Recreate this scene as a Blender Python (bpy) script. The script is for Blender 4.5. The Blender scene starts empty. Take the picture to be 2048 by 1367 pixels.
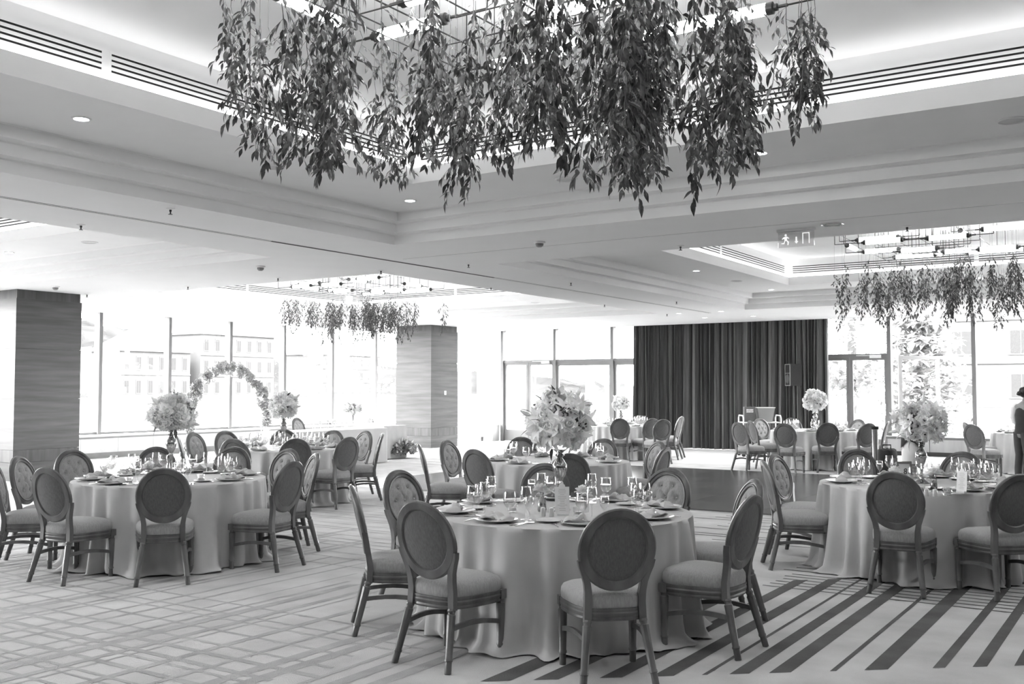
import bpy, bmesh, math, random
from mathutils import Vector, Matrix
R = math.radians
PI = math.pi
# ------------------------------------------------------------------ camera, world, exposure
sc = bpy.context.scene
COL = sc.collection
W_, H_ = 2048, 1367
F_ = 2010.0
HZ = 777.0
EYE = 1.62
PITCH = math.atan((HZ - H_ / 2) / F_)
YAW = R(33.32)
cam = bpy.data.cameras.new('camera')
cam.sensor_width = 36.0
cam.lens = F_ / W_ * 36.0
cam.clip_start = 0.05
cam.clip_end = 2000
camo = bpy.data.objects.new('camera', cam)
COL.objects.link(camo)
camo.location = (0, 0, EYE)
camo.rotation_euler = (PI / 2 + PITCH, 0, YAW)
sc.camera = camo
fwd = Vector((-math.sin(YAW) * math.cos(PITCH), math.cos(YAW) * math.cos(PITCH), math.sin(PITCH)))
rgt = Vector((math.cos(YAW), math.sin(YAW), 0))
upv = rgt.cross(fwd)
EYEV = Vector((0, 0, EYE))

def ray(x, y):
    return fwd * F_ + rgt * (x - W_ / 2) - upv * (y - H_ / 2)

def at_z(x, y, z):
    d = ray(x, y)
    return EYEV + d * ((z - EYE) / d.z)

def at_y(x, y, Y):
    d = ray(x, y)
    return EYEV + d * (Y / d.y)

def at_x(x, y, X):
    d = ray(x, y)
    return EYEV + d * (X / d.x)

def proj(P):
    d = Vector(P) - EYEV
    z = d.dot(fwd)
    return W_ / 2 + F_ * d.dot(rgt) / z, H_ / 2 - F_ * d.dot(upv) / z

SKY = 7.0
wd = bpy.data.worlds.new('overcast_sky')
wd.use_nodes = True
sc.world = wd
bg = wd.node_tree.nodes['Background']
bg.inputs[0].default_value = (1, 1, 1, 1)
bg.inputs[1].default_value = SKY
sc.view_settings.view_transform = 'Standard'
sc.view_settings.look = 'None'
sc.view_settings.gamma = 1.0
sc.view_settings.use_curve_mapping = False
sc.view_settings.exposure = 2.5
cy = sc.cycles
cy.max_bounces = 10
cy.diffuse_bounces = 8
cy.glossy_bounces = 4
cy.transmission_bounces = 6
cy.transparent_max_bounces = 24
cy.caustics_reflective = False
cy.caustics_refractive = False
cy.sample_clamp_indirect = 6.0
cy.use_denoising = True
cy.use_adaptive_sampling = True
cy.adaptive_threshold = .015

# daylight portals at the two glazed walls (they emit nothing, they only guide sampling)
XW, YW = -21.35, 26.20      # glass planes
def portal(name, loc, rot, sx, sy):
    l = bpy.data.lights.new(name, 'AREA')
    l.shape = 'RECTANGLE'
    l.size = sx
    l.size_y = sy
    l.cycles.is_portal = True
    o = bpy.data.objects.new(name, l)
    COL.objects.link(o)
    o.location = loc
    o.rotation_euler = rot
portal('daylight_portal', (XW - .25, 10.0, 2.0), (PI / 2, 0, -PI / 2), 32, 3.2)
portal('daylight_portal', (-6.0, YW + .25, 2.0), (-PI / 2, 0, 0), 30, 3.2)

# ------------------------------------------------------------------ materials
MATS = {}
def nd(nt, t, **kw):
    n = nt.nodes.new(t)
    for k, v in kw.items():
        setattr(n, k, v)
    return n

def M(name, v, rough=.6, metal=0., var=.08, scale=8., stretch=None, bump=0., bscale=None, v2=None, spec=.5, detail=4., trans=0., rnd=0., sheen=0.):
    m = bpy.data.materials.new(name)
    m.use_nodes = True
    nt = m.node_tree
    b = nt.nodes['Principled BSDF']
    b.inputs['Roughness'].default_value = rough
    b.inputs['Metallic'].default_value = metal
    b.inputs['Specular IOR Level'].default_value = spec
    if sheen:
        b.inputs['Sheen Weight'].default_value = sheen
    tc = nd(nt, 'ShaderNodeTexCoord')
    mp = nd(nt, 'ShaderNodeMapping')
    nt.links.new(tc.outputs['Object'], mp.inputs['Vector'])
    if stretch:
        mp.inputs['Scale'].default_value = stretch
    ns = nd(nt, 'ShaderNodeTexNoise')
    ns.inputs['Scale'].default_value = scale
    ns.inputs['Detail'].default_value = detail
    nt.links.new(mp.outputs[0], ns.inputs['Vector'])
    rp = nd(nt, 'ShaderNodeValToRGB')
    lo = max(0, v * (1 - var)) if v2 is None else v
    hi = v * (1 + var) if v2 is None else v2
    rp.color_ramp.elements[0].color = (lo, lo, lo, 1)
    rp.color_ramp.elements[1].color = (hi, hi, hi, 1)
    rp.color_ramp.elements[0].position = .32
    rp.color_ramp.elements[1].position = .68
    nt.links.new(ns.outputs['Fac'], rp.inputs['Fac'])
    col = rp.outputs['Color']
    if rnd:
        oi = nd(nt, 'ShaderNodeObjectInfo')
        mr = nd(nt, 'ShaderNodeMapRange')
        mr.inputs['To Min'].default_value = 1 - rnd
        mr.inputs['To Max'].default_value = 1 + rnd
        nt.links.new(oi.outputs['Random'], mr.inputs['Value'])
        mx = nd(nt, 'ShaderNodeMix', data_type='RGBA', blend_type='MULTIPLY')
        mx.inputs['Factor'].default_value = 1
        nt.links.new(col, mx.inputs['A'])
        nt.links.new(mr.outputs[0], mx.inputs['B'])
        col = mx.outputs['Result']
    nt.links.new(col, b.inputs['Base Color'])
    if bump:
        n2 = nd(nt, 'ShaderNodeTexNoise')
        n2.inputs['Scale'].default_value = bscale or scale * 6
        n2.inputs['Detail'].default_value = 3
        nt.links.new(mp.outputs[0], n2.inputs['Vector'])
        bp = nd(nt, 'ShaderNodeBump')
        bp.inputs['Strength'].default_value = bump
        bp.inputs['Distance'].default_value = .01
        nt.links.new(n2.outputs['Fac'], bp.inputs['Height'])
        nt.links.new(bp.outputs[0], b.inputs['Normal'])
    if trans:
        out = nt.nodes['Material Output']
        tr = nd(nt, 'ShaderNodeBsdfTranslucent')
        nt.links.new(col, tr.inputs['Color'])
        ms = nd(nt, 'ShaderNodeMixShader')
        ms.inputs[0].default_value = trans
        nt.links.new(b.outputs[0], ms.inputs[1])
        nt.links.new(tr.outputs[0], ms.inputs[2])
        nt.links.new(ms.outputs[0], out.inputs[0])
    MATS[name] = m
    return m

def glass(name, tint=.95, refl=.5, base=.03, rough=.02):
    m = bpy.data.materials.new(name)
    m.use_nodes = True
    nt = m.node_tree
    nt.nodes.remove(nt.nodes['Principled BSDF'])
    out = nt.nodes['Material Output']
    t = nd(nt, 'ShaderNodeBsdfTransparent')
    t.inputs[0].default_value = (tint, tint, tint, 1)
    g = nd(nt, 'ShaderNodeBsdfGlossy')
    g.inputs['Roughness'].default_value = rough
    lw = nd(nt, 'ShaderNodeLayerWeight')
    lw.inputs['Blend'].default_value = .3
    mr = nd(nt, 'ShaderNodeMapRange')
    mr.inputs['To Min'].default_value = base
    mr.inputs['To Max'].default_value = refl
    nt.links.new(lw.outputs['Facing'], mr.inputs['Value'])
    ms = nd(nt, 'ShaderNodeMixShader')
    nt.links.new(mr.outputs[0], ms.inputs[0])
    nt.links.new(t.outputs[0], ms.inputs[1])
    nt.links.new(g.outputs[0], ms.inputs[2])
    nt.links.new(ms.outputs[0], out.inputs[0])
    MATS[name] = m
    return m

def emit(name, s, v=1.):
    m = bpy.data.materials.new(name)
    m.use_nodes = True
    b = m.node_tree.nodes['Principled BSDF']
    b.inputs['Base Color'].default_value = (v, v, v, 1)
    b.inputs['Emission Color'].default_value = (1, 1, 1, 1)
    b.inputs['Emission Strength'].default_value = s
    MATS[name] = m
    return m

M('plaster', .80, .9, var=.012, scale=2.)
M('plaster_trim', .80, .85, var=.012, scale=3.)
M('carpet', .42, .95, v2=.54, scale=2.2, detail=6., bump=.5, bscale=160., spec=.2)
M('carpet_dark', .075, .95, v2=.12, scale=3., detail=6., bump=.5, bscale=160., spec=.2)
M('carpet_mid', .31, .95, v2=.41, scale=4., detail=6., bump=.5, bscale=160., spec=.2)
M('parquet', .055, .2, v2=.10, scale=3., stretch=(1, .25, 1), detail=7., spec=.5)
M('parquet_light', .07, .2, v2=.12, scale=3., stretch=(1, .25, 1), detail=7., spec=.5)
M('veneer', .028, .38, v2=.085, scale=1.6, stretch=(.5, .5, 7), detail=8., spec=.5)
M('veneer_band', .025, .4, v2=.07, scale=2., stretch=(6, 6, .6), detail=8., spec=.5)
M('wall_panel', .09, .5, v2=.13, scale=1.2, stretch=(5, 5, .5), detail=8.)
M('kerb_wood', .26, .5, v2=.34, scale=1.2, stretch=(5, 5, .5), detail=8.)
M('stone', .55, .5, var=.06, scale=4., detail=6.)
M('stone_dark', .22, .5, var=.08, scale=4.)
M('frame_metal', .17, .4, var=.03, scale=4.)
M('frame_light', .2, .6, spec=.15, var=.03, scale=4.)
glass('window_glass', .97, .25, .03, .0)
glass('clear_glass', .97, .75, .04, .02)
glass('water', .90, .6, .10, .03)
glass('acrylic', .93, .6, .06, .03)
glass('ice_plastic', .75, .5, .30, .35)
M('curtain', .07, .8, v2=.12, scale=3., stretch=(8, 8, .4), spec=.25, sheen=.15)
M('chair_wood', .058, .42, v2=.14, scale=9., stretch=(1, 1, .35), detail=8., bump=.15, bscale=60.)
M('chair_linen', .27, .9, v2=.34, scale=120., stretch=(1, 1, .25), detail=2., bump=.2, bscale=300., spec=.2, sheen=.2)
M('chair_linen_shaded', .105, .9, v2=.14, scale=120., stretch=(1, 1, .25), detail=2., bump=.2, bscale=300., spec=.2, sheen=.1)  # same linen as the seats, shade on the backs painted in as darker tone
M('chair_button', .34, .85, var=.03, spec=.2)
M('cloth', .40, .75, v2=.47, scale=3., spec=.3, sheen=.15, bump=.06, bscale=250.)
M('white_cloth', .5, .8, var=.04, scale=3., spec=.3)
M('napkin', .46, .8, var=.06, scale=14., spec=.3)
M('porcelain', .62, .2, var=.02)
M('charger', .34, .3, var=.03)
M('silver', .75, .18, metal=1., var=.05, scale=20.)
M('mercury_glass', .70, .12, metal=1., v2=.25, var=.5, scale=14., detail=6.)
M('paper', .75, .7, var=.02)
M('ink', .03, .7, var=.1)
M('grey_ink', .35, .7, var=.1)
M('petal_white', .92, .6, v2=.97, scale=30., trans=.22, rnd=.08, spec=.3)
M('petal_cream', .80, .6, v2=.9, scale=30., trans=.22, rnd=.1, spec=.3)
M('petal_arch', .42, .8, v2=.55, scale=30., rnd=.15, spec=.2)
M('bloom_heart', .10, .7, var=.4, scale=60.)
M('leaf_green', .11, .45, v2=.2, scale=30., trans=.12, rnd=.3)
M('leaf_dark', .02, .38, v2=.115, scale=38., trans=.1, rnd=.25, spec=.6)
M('leaf_pale', .30, .5, v2=.42, scale=30., trans=.2, rnd=.2)
M('vine_stem', .10, .6, var=.2)
M('black_metal', .025, .4, var=.1)
M('black_plastic', .014, .7, var=.15, scale=40., bump=.1, spec=.2)
M('black_cloth', .02, .9, var=.2)
M('grille', .05, .5, var=.4, scale=200.)
M('white_plastic', .75, .4, var=.02)
M('white_metal', .75, .3, var=.02)
M('vent_white', .80, .6, var=.01)
M('vent_black', .008, .8, var=.1)
M('chrome', .8, .15, metal=1., var=.02)
M('board_dark', .10, .5, var=.1)
emit('tube_light', 5.)
emit('spot_light', 12.)
emit('cove_light', 1.8)
emit('exit_glow', .12, .8)
M('wax', .8, .5, var=.02, trans=.3)
M('skin', .2, .55, var=.06, scale=20.)
M('hair', .015, .4, var=.3, scale=40., stretch=(1, 1, .2))
M('vest', .02, .8, var=.2)
M('shirt', .7, .8, var=.04)
M('trousers', .03, .8, var=.2)
M('hill', .016, .95, v2=.034, scale=.05, detail=10., spec=0.)
M('paving', .045, .9, var=.12, scale=.3, detail=6., spec=0.)
M('facade', .078, .9, var=.05, scale=.4, detail=6., spec=0.)
M('facade_trim', .08, .9, var=.03, spec=0.)
M('facade_glass', .044, .3, var=.1, spec=0.)
M('roof', .065, .9, var=.15, spec=0.)
M('tree_leaf', .26, .8, v2=.42, scale=.8, trans=.55, rnd=.2, spec=0.)
M('bark', .1, .9, var=.3, spec=0.)
M('rail', .12, .6, var=.1)
M('car_paint', .06, .2, var=.02)

# ------------------------------------------------------------------ mesh builder
class MB:
    def __init__(s):
        s.v = []
        s.f = []
        s.mi = []
        s.cur = 0
    def add(s, vs, fs, M4=None):
        o = len(s.v)
        for p in vs:
            p = Vector(p)
            s.v.append(tuple(M4 @ p) if M4 is not None else tuple(p))
        for f in fs:
            s.f.append(tuple(o + i for i in f))
            s.mi.append(s.cur)
        return s
    def box(s, lo, hi, M4=None):
        x0, y0, z0 = lo
        x1, y1, z1 = hi
        vs = [(x0, y0, z0), (x1, y0, z0), (x1, y1, z0), (x0, y1, z0), (x0, y0, z1), (x1, y0, z1), (x1, y1, z1), (x0, y1, z1)]
        return s.add(vs, [(0, 3, 2, 1), (4, 5, 6, 7), (0, 1, 5, 4), (1, 2, 6, 5), (2, 3, 7, 6), (3, 0, 4, 7)], M4)
    def quad(s, a, b, c, d):
        return s.add([a, b, c, d], [(0, 1, 2, 3)])
    def lathe(s, prof, n=16, M4=None, cap0=True, cap1=True, flute=0.):
        vs = []
        fs = []
        m = len(prof)
        for r, z in prof:
            for k in range(n):
                a = 2 * PI * k / n
                rr = r * (1 - (flute if k % 2 else 0))
                vs.append((rr * math.cos(a), rr * math.sin(a), z))
        for i in range(m - 1):
            for k in range(n):
                k2 = (k + 1) % n
                fs.append((i * n + k, i * n + k2, (i + 1) * n + k2, (i + 1) * n + k))
        if cap0:
            fs.append(tuple(range(n - 1, -1, -1)))
        if cap1:
            fs.append(tuple((m - 1) * n + k for k in range(n)))
        return s.add(vs, fs, M4)
    def tube(s, pts, rad, n=8, cap=True):
        pts = [Vector(p) for p in pts]
        if not isinstance(rad, (list, tuple)):
            rad = [rad] * len(pts)
        vs = []
        fs = []
        ref = None
        for i, p in enumerate(pts):
            t = (pts[min(i + 1, len(pts) - 1)] - pts[max(i - 1, 0)])
            if t.length < 1e-9:
                t = Vector((0, 0, 1))
            t.normalize()
            if ref is None:
                ref = t.orthogonal().normalized()
            u = (ref - t * ref.dot(t))
            if u.length < 1e-6:
                u = t.orthogonal()
            u.normalize()
            ref = u
            w = t.cross(u)
            for k in range(n):
                a = 2 * PI * k / n
                vs.append(p + (u * math.cos(a) + w * math.sin(a)) * rad[i])
        for i in range(len(pts) - 1):
            for k in range(n):
                k2 = (k + 1) % n
                fs.append((i * n + k, i * n + k2, (i + 1) * n + k2, (i + 1) * n + k))
        if cap:
            fs.append(tuple(range(n - 1, -1, -1)))
            fs.append(tuple((len(pts) - 1) * n + k for k in range(n)))
        return s.add(vs, fs)
    def loft(s, rings, cap0=True, cap1=True, closed=True):
        n = len(rings[0])
        vs = [p for r in rings for p in r]
        fs = []
        for i in range(len(rings) - 1):
            for k in range(n if closed else n - 1):
                k2 = (k + 1) % n
                fs.append((i * n + k, i * n + k2, (i + 1) * n + k2, (i + 1) * n + k))
        if cap0:
            fs.append(tuple(range(n - 1, -1, -1)))
        if cap1:
            fs.append(tuple((len(rings) - 1) * n + k for k in range(n)))
        return s.add(vs, fs)
    def mesh(s, name, mats, smooth=False, angle=40):
        me = bpy.data.meshes.new(name)
        me.from_pydata([tuple(p) for p in s.v], [], s.f)
        if isinstance(mats, str):
            mats = [mats]
        for m in mats:
            me.materials.append(MATS[m])
        if len(mats) > 1:
            me.polygons.foreach_set('material_index', s.mi)
        me.update()
        if smooth:
            me.shade_smooth()
            try:
                me.set_sharp_from_angle(angle=R(angle))
            except Exception:
                pass
        return me
    def build(s, name, mats, parent=None, smooth=False, loc=None, rot=None, angle=40):
        return obj(name, s.mesh(name, mats, smooth, angle), parent, loc, rot)

def obj(name, me, parent=None, loc=None, rot=None, scale=None):
    o = bpy.data.objects.new(name, me)
    COL.objects.link(o)
    if parent is not None:
        o.parent = parent
    if loc is not None:
        o.location = loc
    if rot is not None:
        o.rotation_euler = rot
    if scale is not None:
        o.scale = scale if isinstance(scale, (tuple, list, Vector)) else (scale,) * 3
    return o

def tag(o, label, cat, group=None):
    o['label'] = label
    o['category'] = cat
    if group:
        o['group'] = group
    return o

def thing(name, label, cat, loc=(0, 0, 0), rz=0., group=None):
    o = bpy.data.objects.new(name, None)
    o.empty_display_size = .1
    COL.objects.link(o)
    o.location = loc
    o.rotation_euler = (0, 0, rz)
    return tag(o, label, cat, group)

def struct(o):
    o['kind'] = 'structure'
    return o

def stuff(o):
    o['kind'] = 'stuff'
    return o

def dup(root, loc, rz, label, group=None):
    r = root.copy()
    COL.objects.link(r)
    r.location = loc
    r.rotation_euler = (0, 0, rz)
    r['label'] = label
    if group:
        r['group'] = group
    for ch in list(root.children):
        c = ch.copy()
        COL.objects.link(c)
        c.parent = r
        for g in list(ch.children):
            d = g.copy()
            COL.objects.link(d)
            d.parent = c
    return r
# ------------------------------------------------------------------ the room shell
ZC = 3.38
X0, X1, Y0, Y1 = -21.0, 9.5, -6.0, 25.8          # inner faces: kerb line left, right wall, rear wall, kerb line far
XG, YG = -21.30, 26.15                            # glazing centre planes
def B(name, mats, boxes, parent=None, smooth=False):
    m = MB()
    for lo, hi in boxes:
        m.box(lo, hi)
    return m.build(name, mats, parent, smooth)

# floor: pale carpet with woven stripes, and the sunk-in dance floor
floor = struct(B('floor', 'carpet', [((XG - .1, Y0, -.12), (X1, YG + .1, 0))]))
rnd = random.Random(5)
def stripe(m, x0, x1, ya, yb, k=.82, z=.0016, kb=None):
    # a woven stripe along Y whose ends are cut on the slant
    kb = k if kb is None else kb
    m.quad((x0, ya, z), (x1, ya + k * (x1 - x0), z), (x1, yb + kb * (x1 - x0), z), (x0, yb, z))
def bstripe(m, y0, y1, xa, xb, z=.0020):
    m.quad((xa, y0, z), (xb, y0, z), (xb, y1, z), (xa, y1, z))
md = MB()
ends = lambda x: 5.07 + (x + 2.70) * .815
for a, b in [(-3.25, -3.12), (-3.02, -2.91), (-2.73, -2.63), (-2.50, -2.40), (-2.275, -2.25), (-2.15, -2.06), (-1.97, -1.87), (-1.69, -1.66), (-1.53, -1.42), (-1.21, -1.15), (-1.02, -.95), (-.82, -.72), (-.55, -.45), (-.2, -.17), (0, .1), (.3, .4)]:
    far = 8.56 + (a + 2.66) * .9
    if a < -2.95:
        far = 7.2
    stripe(md, a, b, ends(a), far)
for y in (8.13, 8.26, 8.38, 8.51, 8.64, 8.76, 8.94, 9.10, 9.25, 9.42):
    bstripe(md, y, y + .028, -2.92 + rnd.uniform(-.05, .1), 1.5)
for y in (10.3, 10.55, 10.7, 11.1, 11.35, 11.6, 11.9, 12.1, 12.3):
    bstripe(md, y, y + .03, -4.6 + rnd.uniform(-.5, .5), 1.5)
mm = MB()
# the left-hand field: long stripes with fine cross hatching nearest the camera
x = -11.5
while x < -3.6:
    w = rnd.choice((.022, .03, .035, .06, .08, .09))
    ya = 2.2
    yb = min(13.0, 7.4 + (x + 7) * -.6 + rnd.uniform(-.6, .9))
    if x > -4.4:
        yb = 5.9
    stripe(mm, x, x + w, ya, yb, 0, .0016, .8)
    x += w + rnd.choice((.07, .1, .16, .2, .27))
y = 2.3
while y < 5.25:
    w = rnd.choice((.02, .025, .03, .05, .07))
    bstripe(mm, y, y + w, -9.5 + rnd.uniform(0, 1), -3.9 - (5.25 - y) * .15 + rnd.uniform(-.3, .3))
    y += w + rnd.choice((.06, .1, .14, .22))
for (ya, yb, xa, xb) in ((6.9, 12.6, -9.6, -5.2), (13.6, 20.5, -15.5, -12.6)):
    y = ya
    while y < yb:
        w = rnd.choice((.02, .025, .04))
        bstripe(mm, y, y + w, xa + rnd.uniform(-.6, .6), xb + rnd.uniform(-.6, .6))
        y += w + rnd.choice((.09, .14, .2, .3))
md.build('dark_carpet_stripe', 'carpet_dark', floor)['kind'] = 'stuff'
mm.build('grey_carpet_stripe', 'carpet_mid', floor)['kind'] = 'stuff'
dance = thing('dance_floor', 'dark glossy parquet dance floor laid on the carpet in the middle of the hall', 'dance floor', (-11.78, 12.62, 0))
NX, NY = 10, 7
pm = [None, None]
for q in range(2):
    m = MB()
    m.box((.003, .003, 0), (1.197, (.911), .018))
    pm[q] = m.mesh('parquet_panel', ['parquet', 'parquet_light'][q])
for i in range(NX):
    for j in range(NY):
        obj('parquet_panel', pm[(i + j) % 2], dance, (i * 1.2, j * .914, .002))
B('edge_strip', 'silver', [((-.06, -.06, .0), (NX * 1.2 + .06, 0, .014)), ((-.06, NY * .914, .0), (NX * 1.2 + .06, NY * .914 + .06, .014)), ((-.06, 0, 0), (0, NY * .914, .014)), ((NX * 1.2, 0, 0), (NX * 1.2 + .06, NY * .914, .014))], dance)

# walls that stand outside the frame
struct(B('wall_right', 'wall_panel', [((X1, Y0, 0), (X1 + .2, YG + .1, 4.6))]))
struct(B('wall_rear', 'wall_panel', [((XG - .1, Y0 - .2, 0), (X1 + .2, Y0, 4.6))]))

# ceiling: flat soffit at 3.38 m with four stepped coffers
CX = [(-19.85, -10.05), (-7.93, 1.87)]
CY = [(-.36, 9.44), (11.70, 21.50)]
PX, PY = -20.65, 25.45                            # soffit edges in front of the glazing
xs = [PX, CX[0][0], CX[0][1], CX[1][0], CX[1][1], X1]
ys = [Y0, CY[0][0], CY[0][1], CY[1][0], CY[1][1], PY]
m = MB()
for i in range(5):
    for j in range(5):
        if i in (1, 3) and j in (1, 3):
            continue
        m.add([(xs[i], ys[j], ZC), (xs[i], ys[j + 1], ZC), (xs[i + 1], ys[j + 1], ZC), (xs[i + 1], ys[j], ZC)], [(0, 1, 2, 3)])
ZP = 3.68                                          # curtain pocket
m.quad((PX, Y0, ZC), (PX, PY, ZC), (PX, PY, ZP), (PX, Y0, ZP))
m.quad((PX, PY, ZC), (X1, PY, ZC), (X1, PY, ZP), (PX, PY, ZP))
m.quad((XG - .3, Y0, ZP), (PX, Y0, ZP), (PX, YG + .3, ZP), (XG - .3, YG + .3, ZP))
m.quad((PX, PY, ZP), (X1, PY, ZP), (X1, YG + .3, ZP), (PX, YG + .3, ZP))
ceiling = struct(m.build('ceiling', 'plaster'))
# reveal joints in the soffit
m = MB()
for xx in (-8.985, -8.935):
    m.box((xx, Y0, ZC - .003), (xx + .012, 22.0, ZC + .002))
m.build('reveal_joint', 'stone_dark', ceiling)
m = MB()
m.box((-8.7, 10.535, ZC - .003), (X1, 10.55, ZC + .002))
m.build('reveal_joint', 'stone', ceiling)
m = MB()
m.box((-8.98, 8.4, ZC - .004), (-8.945, 13.1, ZC + .001))
m.build('track_slot', 'vent_black', ceiling)

def coffer_mesh():
    a = 9.8 / 2
    prof = [(0, 3.38), (0, 3.485), (.012, 3.497), (.13, 3.497), (.13, 3.595), (.142, 3.607), (.275, 3.607), (.275, 3.705), (.287, 3.717), (1.47, 3.717), (1.47, 3.881), (1.41, 3.881), (1.41, 4.24)]
    rings = []
    for ins, z in prof:
        s = a - ins
        rings.append([(-s, -s, z), (s, -s, z), (s, s, z), (-s, s, z)])
    m = MB()
    m.loft(rings, cap0=False, cap1=True)
    return m.mesh('ceiling_coffer', 'plaster_trim')
cof_me = coffer_mesh()
CC = {}
WI = 9.8 / 2 - 1.41                              # half width of the inner wall
slat_cache = {}
def vent(parent, side, t0, t1):
    L = t1 - t0
    key = round(L, 3)
    if key not in slat_cache:
        mb = MB()
        mb.box((0, 0, 3.958), (L, .004, 4.098))
        ms = MB()
        ms.box((0, 0, 0), (L, .0065, .0245))
        mf = MB()
        mf.box((-.012, 0, 4.098), (L + .012, .007, 4.114))
        mf.box((-.012, 0, 3.942), (L + .012, .007, 3.958))
        mf.box((-.012, 0, 3.958), (0, .007, 4.098))
        mf.box((L, 0, 3.958), (L + .012, .007, 4.098))
        slat_cache[key] = (mb.mesh('vent_backing', 'vent_black'), ms.mesh('slat', 'vent_white'), mf.mesh('vent_frame', 'vent_white'))
    mb, ms, mf = slat_cache[key]
    if side == 'left':                             # wall facing +X
        rz, loc = -PI / 2, (-WI + .001, t1, 0)
    else:                                          # wall facing -Y
        rz, loc = PI, (t1, WI - .001, 0)
    b = obj('vent_backing', mb, parent, loc, (0, 0, rz))
    obj('vent_frame', mf, parent, loc, (0, 0, rz))
    for k in range(3):
        z = 3.958 + .017 + k * .0410
        p = Vector(loc) + Vector((0, 0, z))
        obj('slat', ms, parent, p, (0, 0, rz))
for i in range(2):
    for j in range(2):
        c = Vector(((CX[i][0] + CX[i][1]) / 2, (CY[j][0] + CY[j][1]) / 2, 0))
        o = struct(obj('ceiling_coffer', cof_me, None, c))
        CC[(i, j)] = (o, c)
        if (i, j) != (0, 0):
            vent(o, 'left', -WI + .13, -.115)
            vent(o, 'left', -.035, WI - .14)
        s_in, s_out = 4.9 - 1.462, 4.9 - 1.425
        for q in range(4):
            mq = MB().box((-s_out, s_in, 3.883), (s_out, s_out, 3.893)) if q == 0 else None
            if q == 0:
                cove_me = mq.mesh('cove_strip', 'cove_light') if 'cove' not in slat_cache else slat_cache['cove']
                slat_cache['cove'] = cove_me
            obj('cove_strip', slat_cache['cove'], o, None, (0, 0, q * PI / 2))
        vent(o, 'far', -WI + .13, .02)
        vent(o, 'far', .10, WI - .14)

# round fittings in the ceiling
def lathe_mesh(name, prof, mats, n=20, **kw):
    m = MB()
    m.lathe(prof, n, **kw)
    return m.mesh(name, mats, True)
dl_trim = lathe_mesh('trim_ring', [(.075, 0), (.075, -.006), (.058, -.008), (.052, .0), (.052, .012)], 'white_plastic', cap0=False, cap1=False)
dl_lamp = lathe_mesh('lamp', [(.001, -.001), (.052, -.001), (.052, .004)], 'spot_light', 16, cap1=False)
sp_rim = lathe_mesh('rim', [(.115, 0), (.115, -.008), (.100, -.012), (.095, -.004)], 'white_plastic', 24, cap0=False, cap1=False)
sp_grille = lathe_mesh('grille', [(.001, -.008), (.06, -.008), (.097, -.003)], 'stone', 24, cap0=False, cap1=False)
spr_plate = lathe_mesh('ceiling_plate', [(.045, 0), (.045, -.004), (.02, -.012), (.012, -.012)], 'white_metal', 16)
spr_head = lathe_mesh('sprinkler_head', [(.012, -.010), (.012, -.028), (.007, -.032), (.007, -.05), (.022, -.055), (.022, -.058)], 'black_metal', 10)
smk_a = lathe_mesh('detector_base', [(.07, 0), (.07, -.018), (.055, -.024)], 'white_plastic', 20)
smk_b = lathe_mesh('detector_head', [(.05, -.024), (.045, -.05), (.025, -.066)], 'stone_dark', 16)
DLW = 24.
def fitting(name, label, cat, P, parts, group):
    t = thing(name, label, cat, P, 0, group)
    for n, me in parts:
        obj(n, me, t)
    if name == 'downlight':
        l = bpy.data.lights.new('downlight_beam', 'SPOT')
        l.energy = DLW
        l.spot_size = R(125)
        l.spot_blend = .7
        l.shadow_soft_size = .05
        o = bpy.data.objects.new('downlight_beam', l)
        COL.objects.link(o)
        o.parent = t
        o.location = (0, 0, -.012)
    return t
ORD = {(1, 0): 'large nearest coffer', (1, 1): 'right-hand coffer', (0, 1): 'far left coffer', (0, 0): 'coffer at the left edge'}
for key, name in ORD.items():
    c = CC[key][1]
    for dx, dy, w in ((-4.01, .075, 'left side'), (-4.03, 4.13, 'far left corner'), (.01, 4.08, 'far side'), (4.03, 4.08, 'far right corner'), (4.03, .075, 'right side'), (4.03, -4.05, 'near right corner'), (.01, -4.05, 'near side'), (-4.01, -4.05, 'near left corner')):
        fitting('downlight', 'lit downlight at the %s of the %s' % (w, name), 'downlight', (c.x + dx, c.y + dy, 3.717), (('trim_ring', dl_trim), ('lamp', dl_lamp)), 'downlights in the %s' % name)
    for dx, dy, w in ((-4.02, 2.09, 'left side'), (-2.0, 4.1, 'far side, left'), (2.03, 4.1, 'far side, right')):
        fitting('ceiling_speaker', 'round ceiling speaker on the %s of the %s' % (w, name), 'speaker', (c.x + dx, c.y + dy, 3.717), (('rim', sp_rim), ('grille', sp_grille)), 'ceiling speakers in the %s' % name)
for px, py, w in ((1357.5, 626, 'leftmost'), (1442, 622, 'third from left'), (1409.7, 634.7, 'second from left'), (1506.7, 631.5, 'rightmost')):
    fitting('downlight', '%s lit downlight in the soffit above the dark curtain' % w, 'downlight', at_z(px, py, ZC), (('trim_ring', dl_trim), ('lamp', dl_lamp)), 'downlights above the curtain')
for px, py, w in ((162, 449, 'above the dark pillar, near the left edge'), (341, 417, 'just below the big coffer at left'), (1361, 491, 'left of the exit sign'), (937, 527, 'at the left corner of the right coffer'), (982, 574, 'right of the far left chandelier'), (1142, 564, 'below the left edge of the right coffer'), (1814, 452, 'right of the exit sign, above the chandelier'), (376, 572, 'left of the far left chandelier'), (556, 555, 'at the left end of the far left chandelier'), (762, 540, 'right above the far left chandelier'), (1209, 608, 'above the far glass doors'), (174, 588, 'beside the top of the dark pillar'), (1353, 602, 'upper one above the left part of the curtain'), (1334, 627, 'lower one above the left part of the curtain')):
    fitting('sprinkler', 'small ceiling sprinkler ' + w, 'sprinkler', at_z(px, py, ZC), (('ceiling_plate', spr_plate), ('sprinkler_head', spr_head)), 'ceiling sprinklers')
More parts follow.
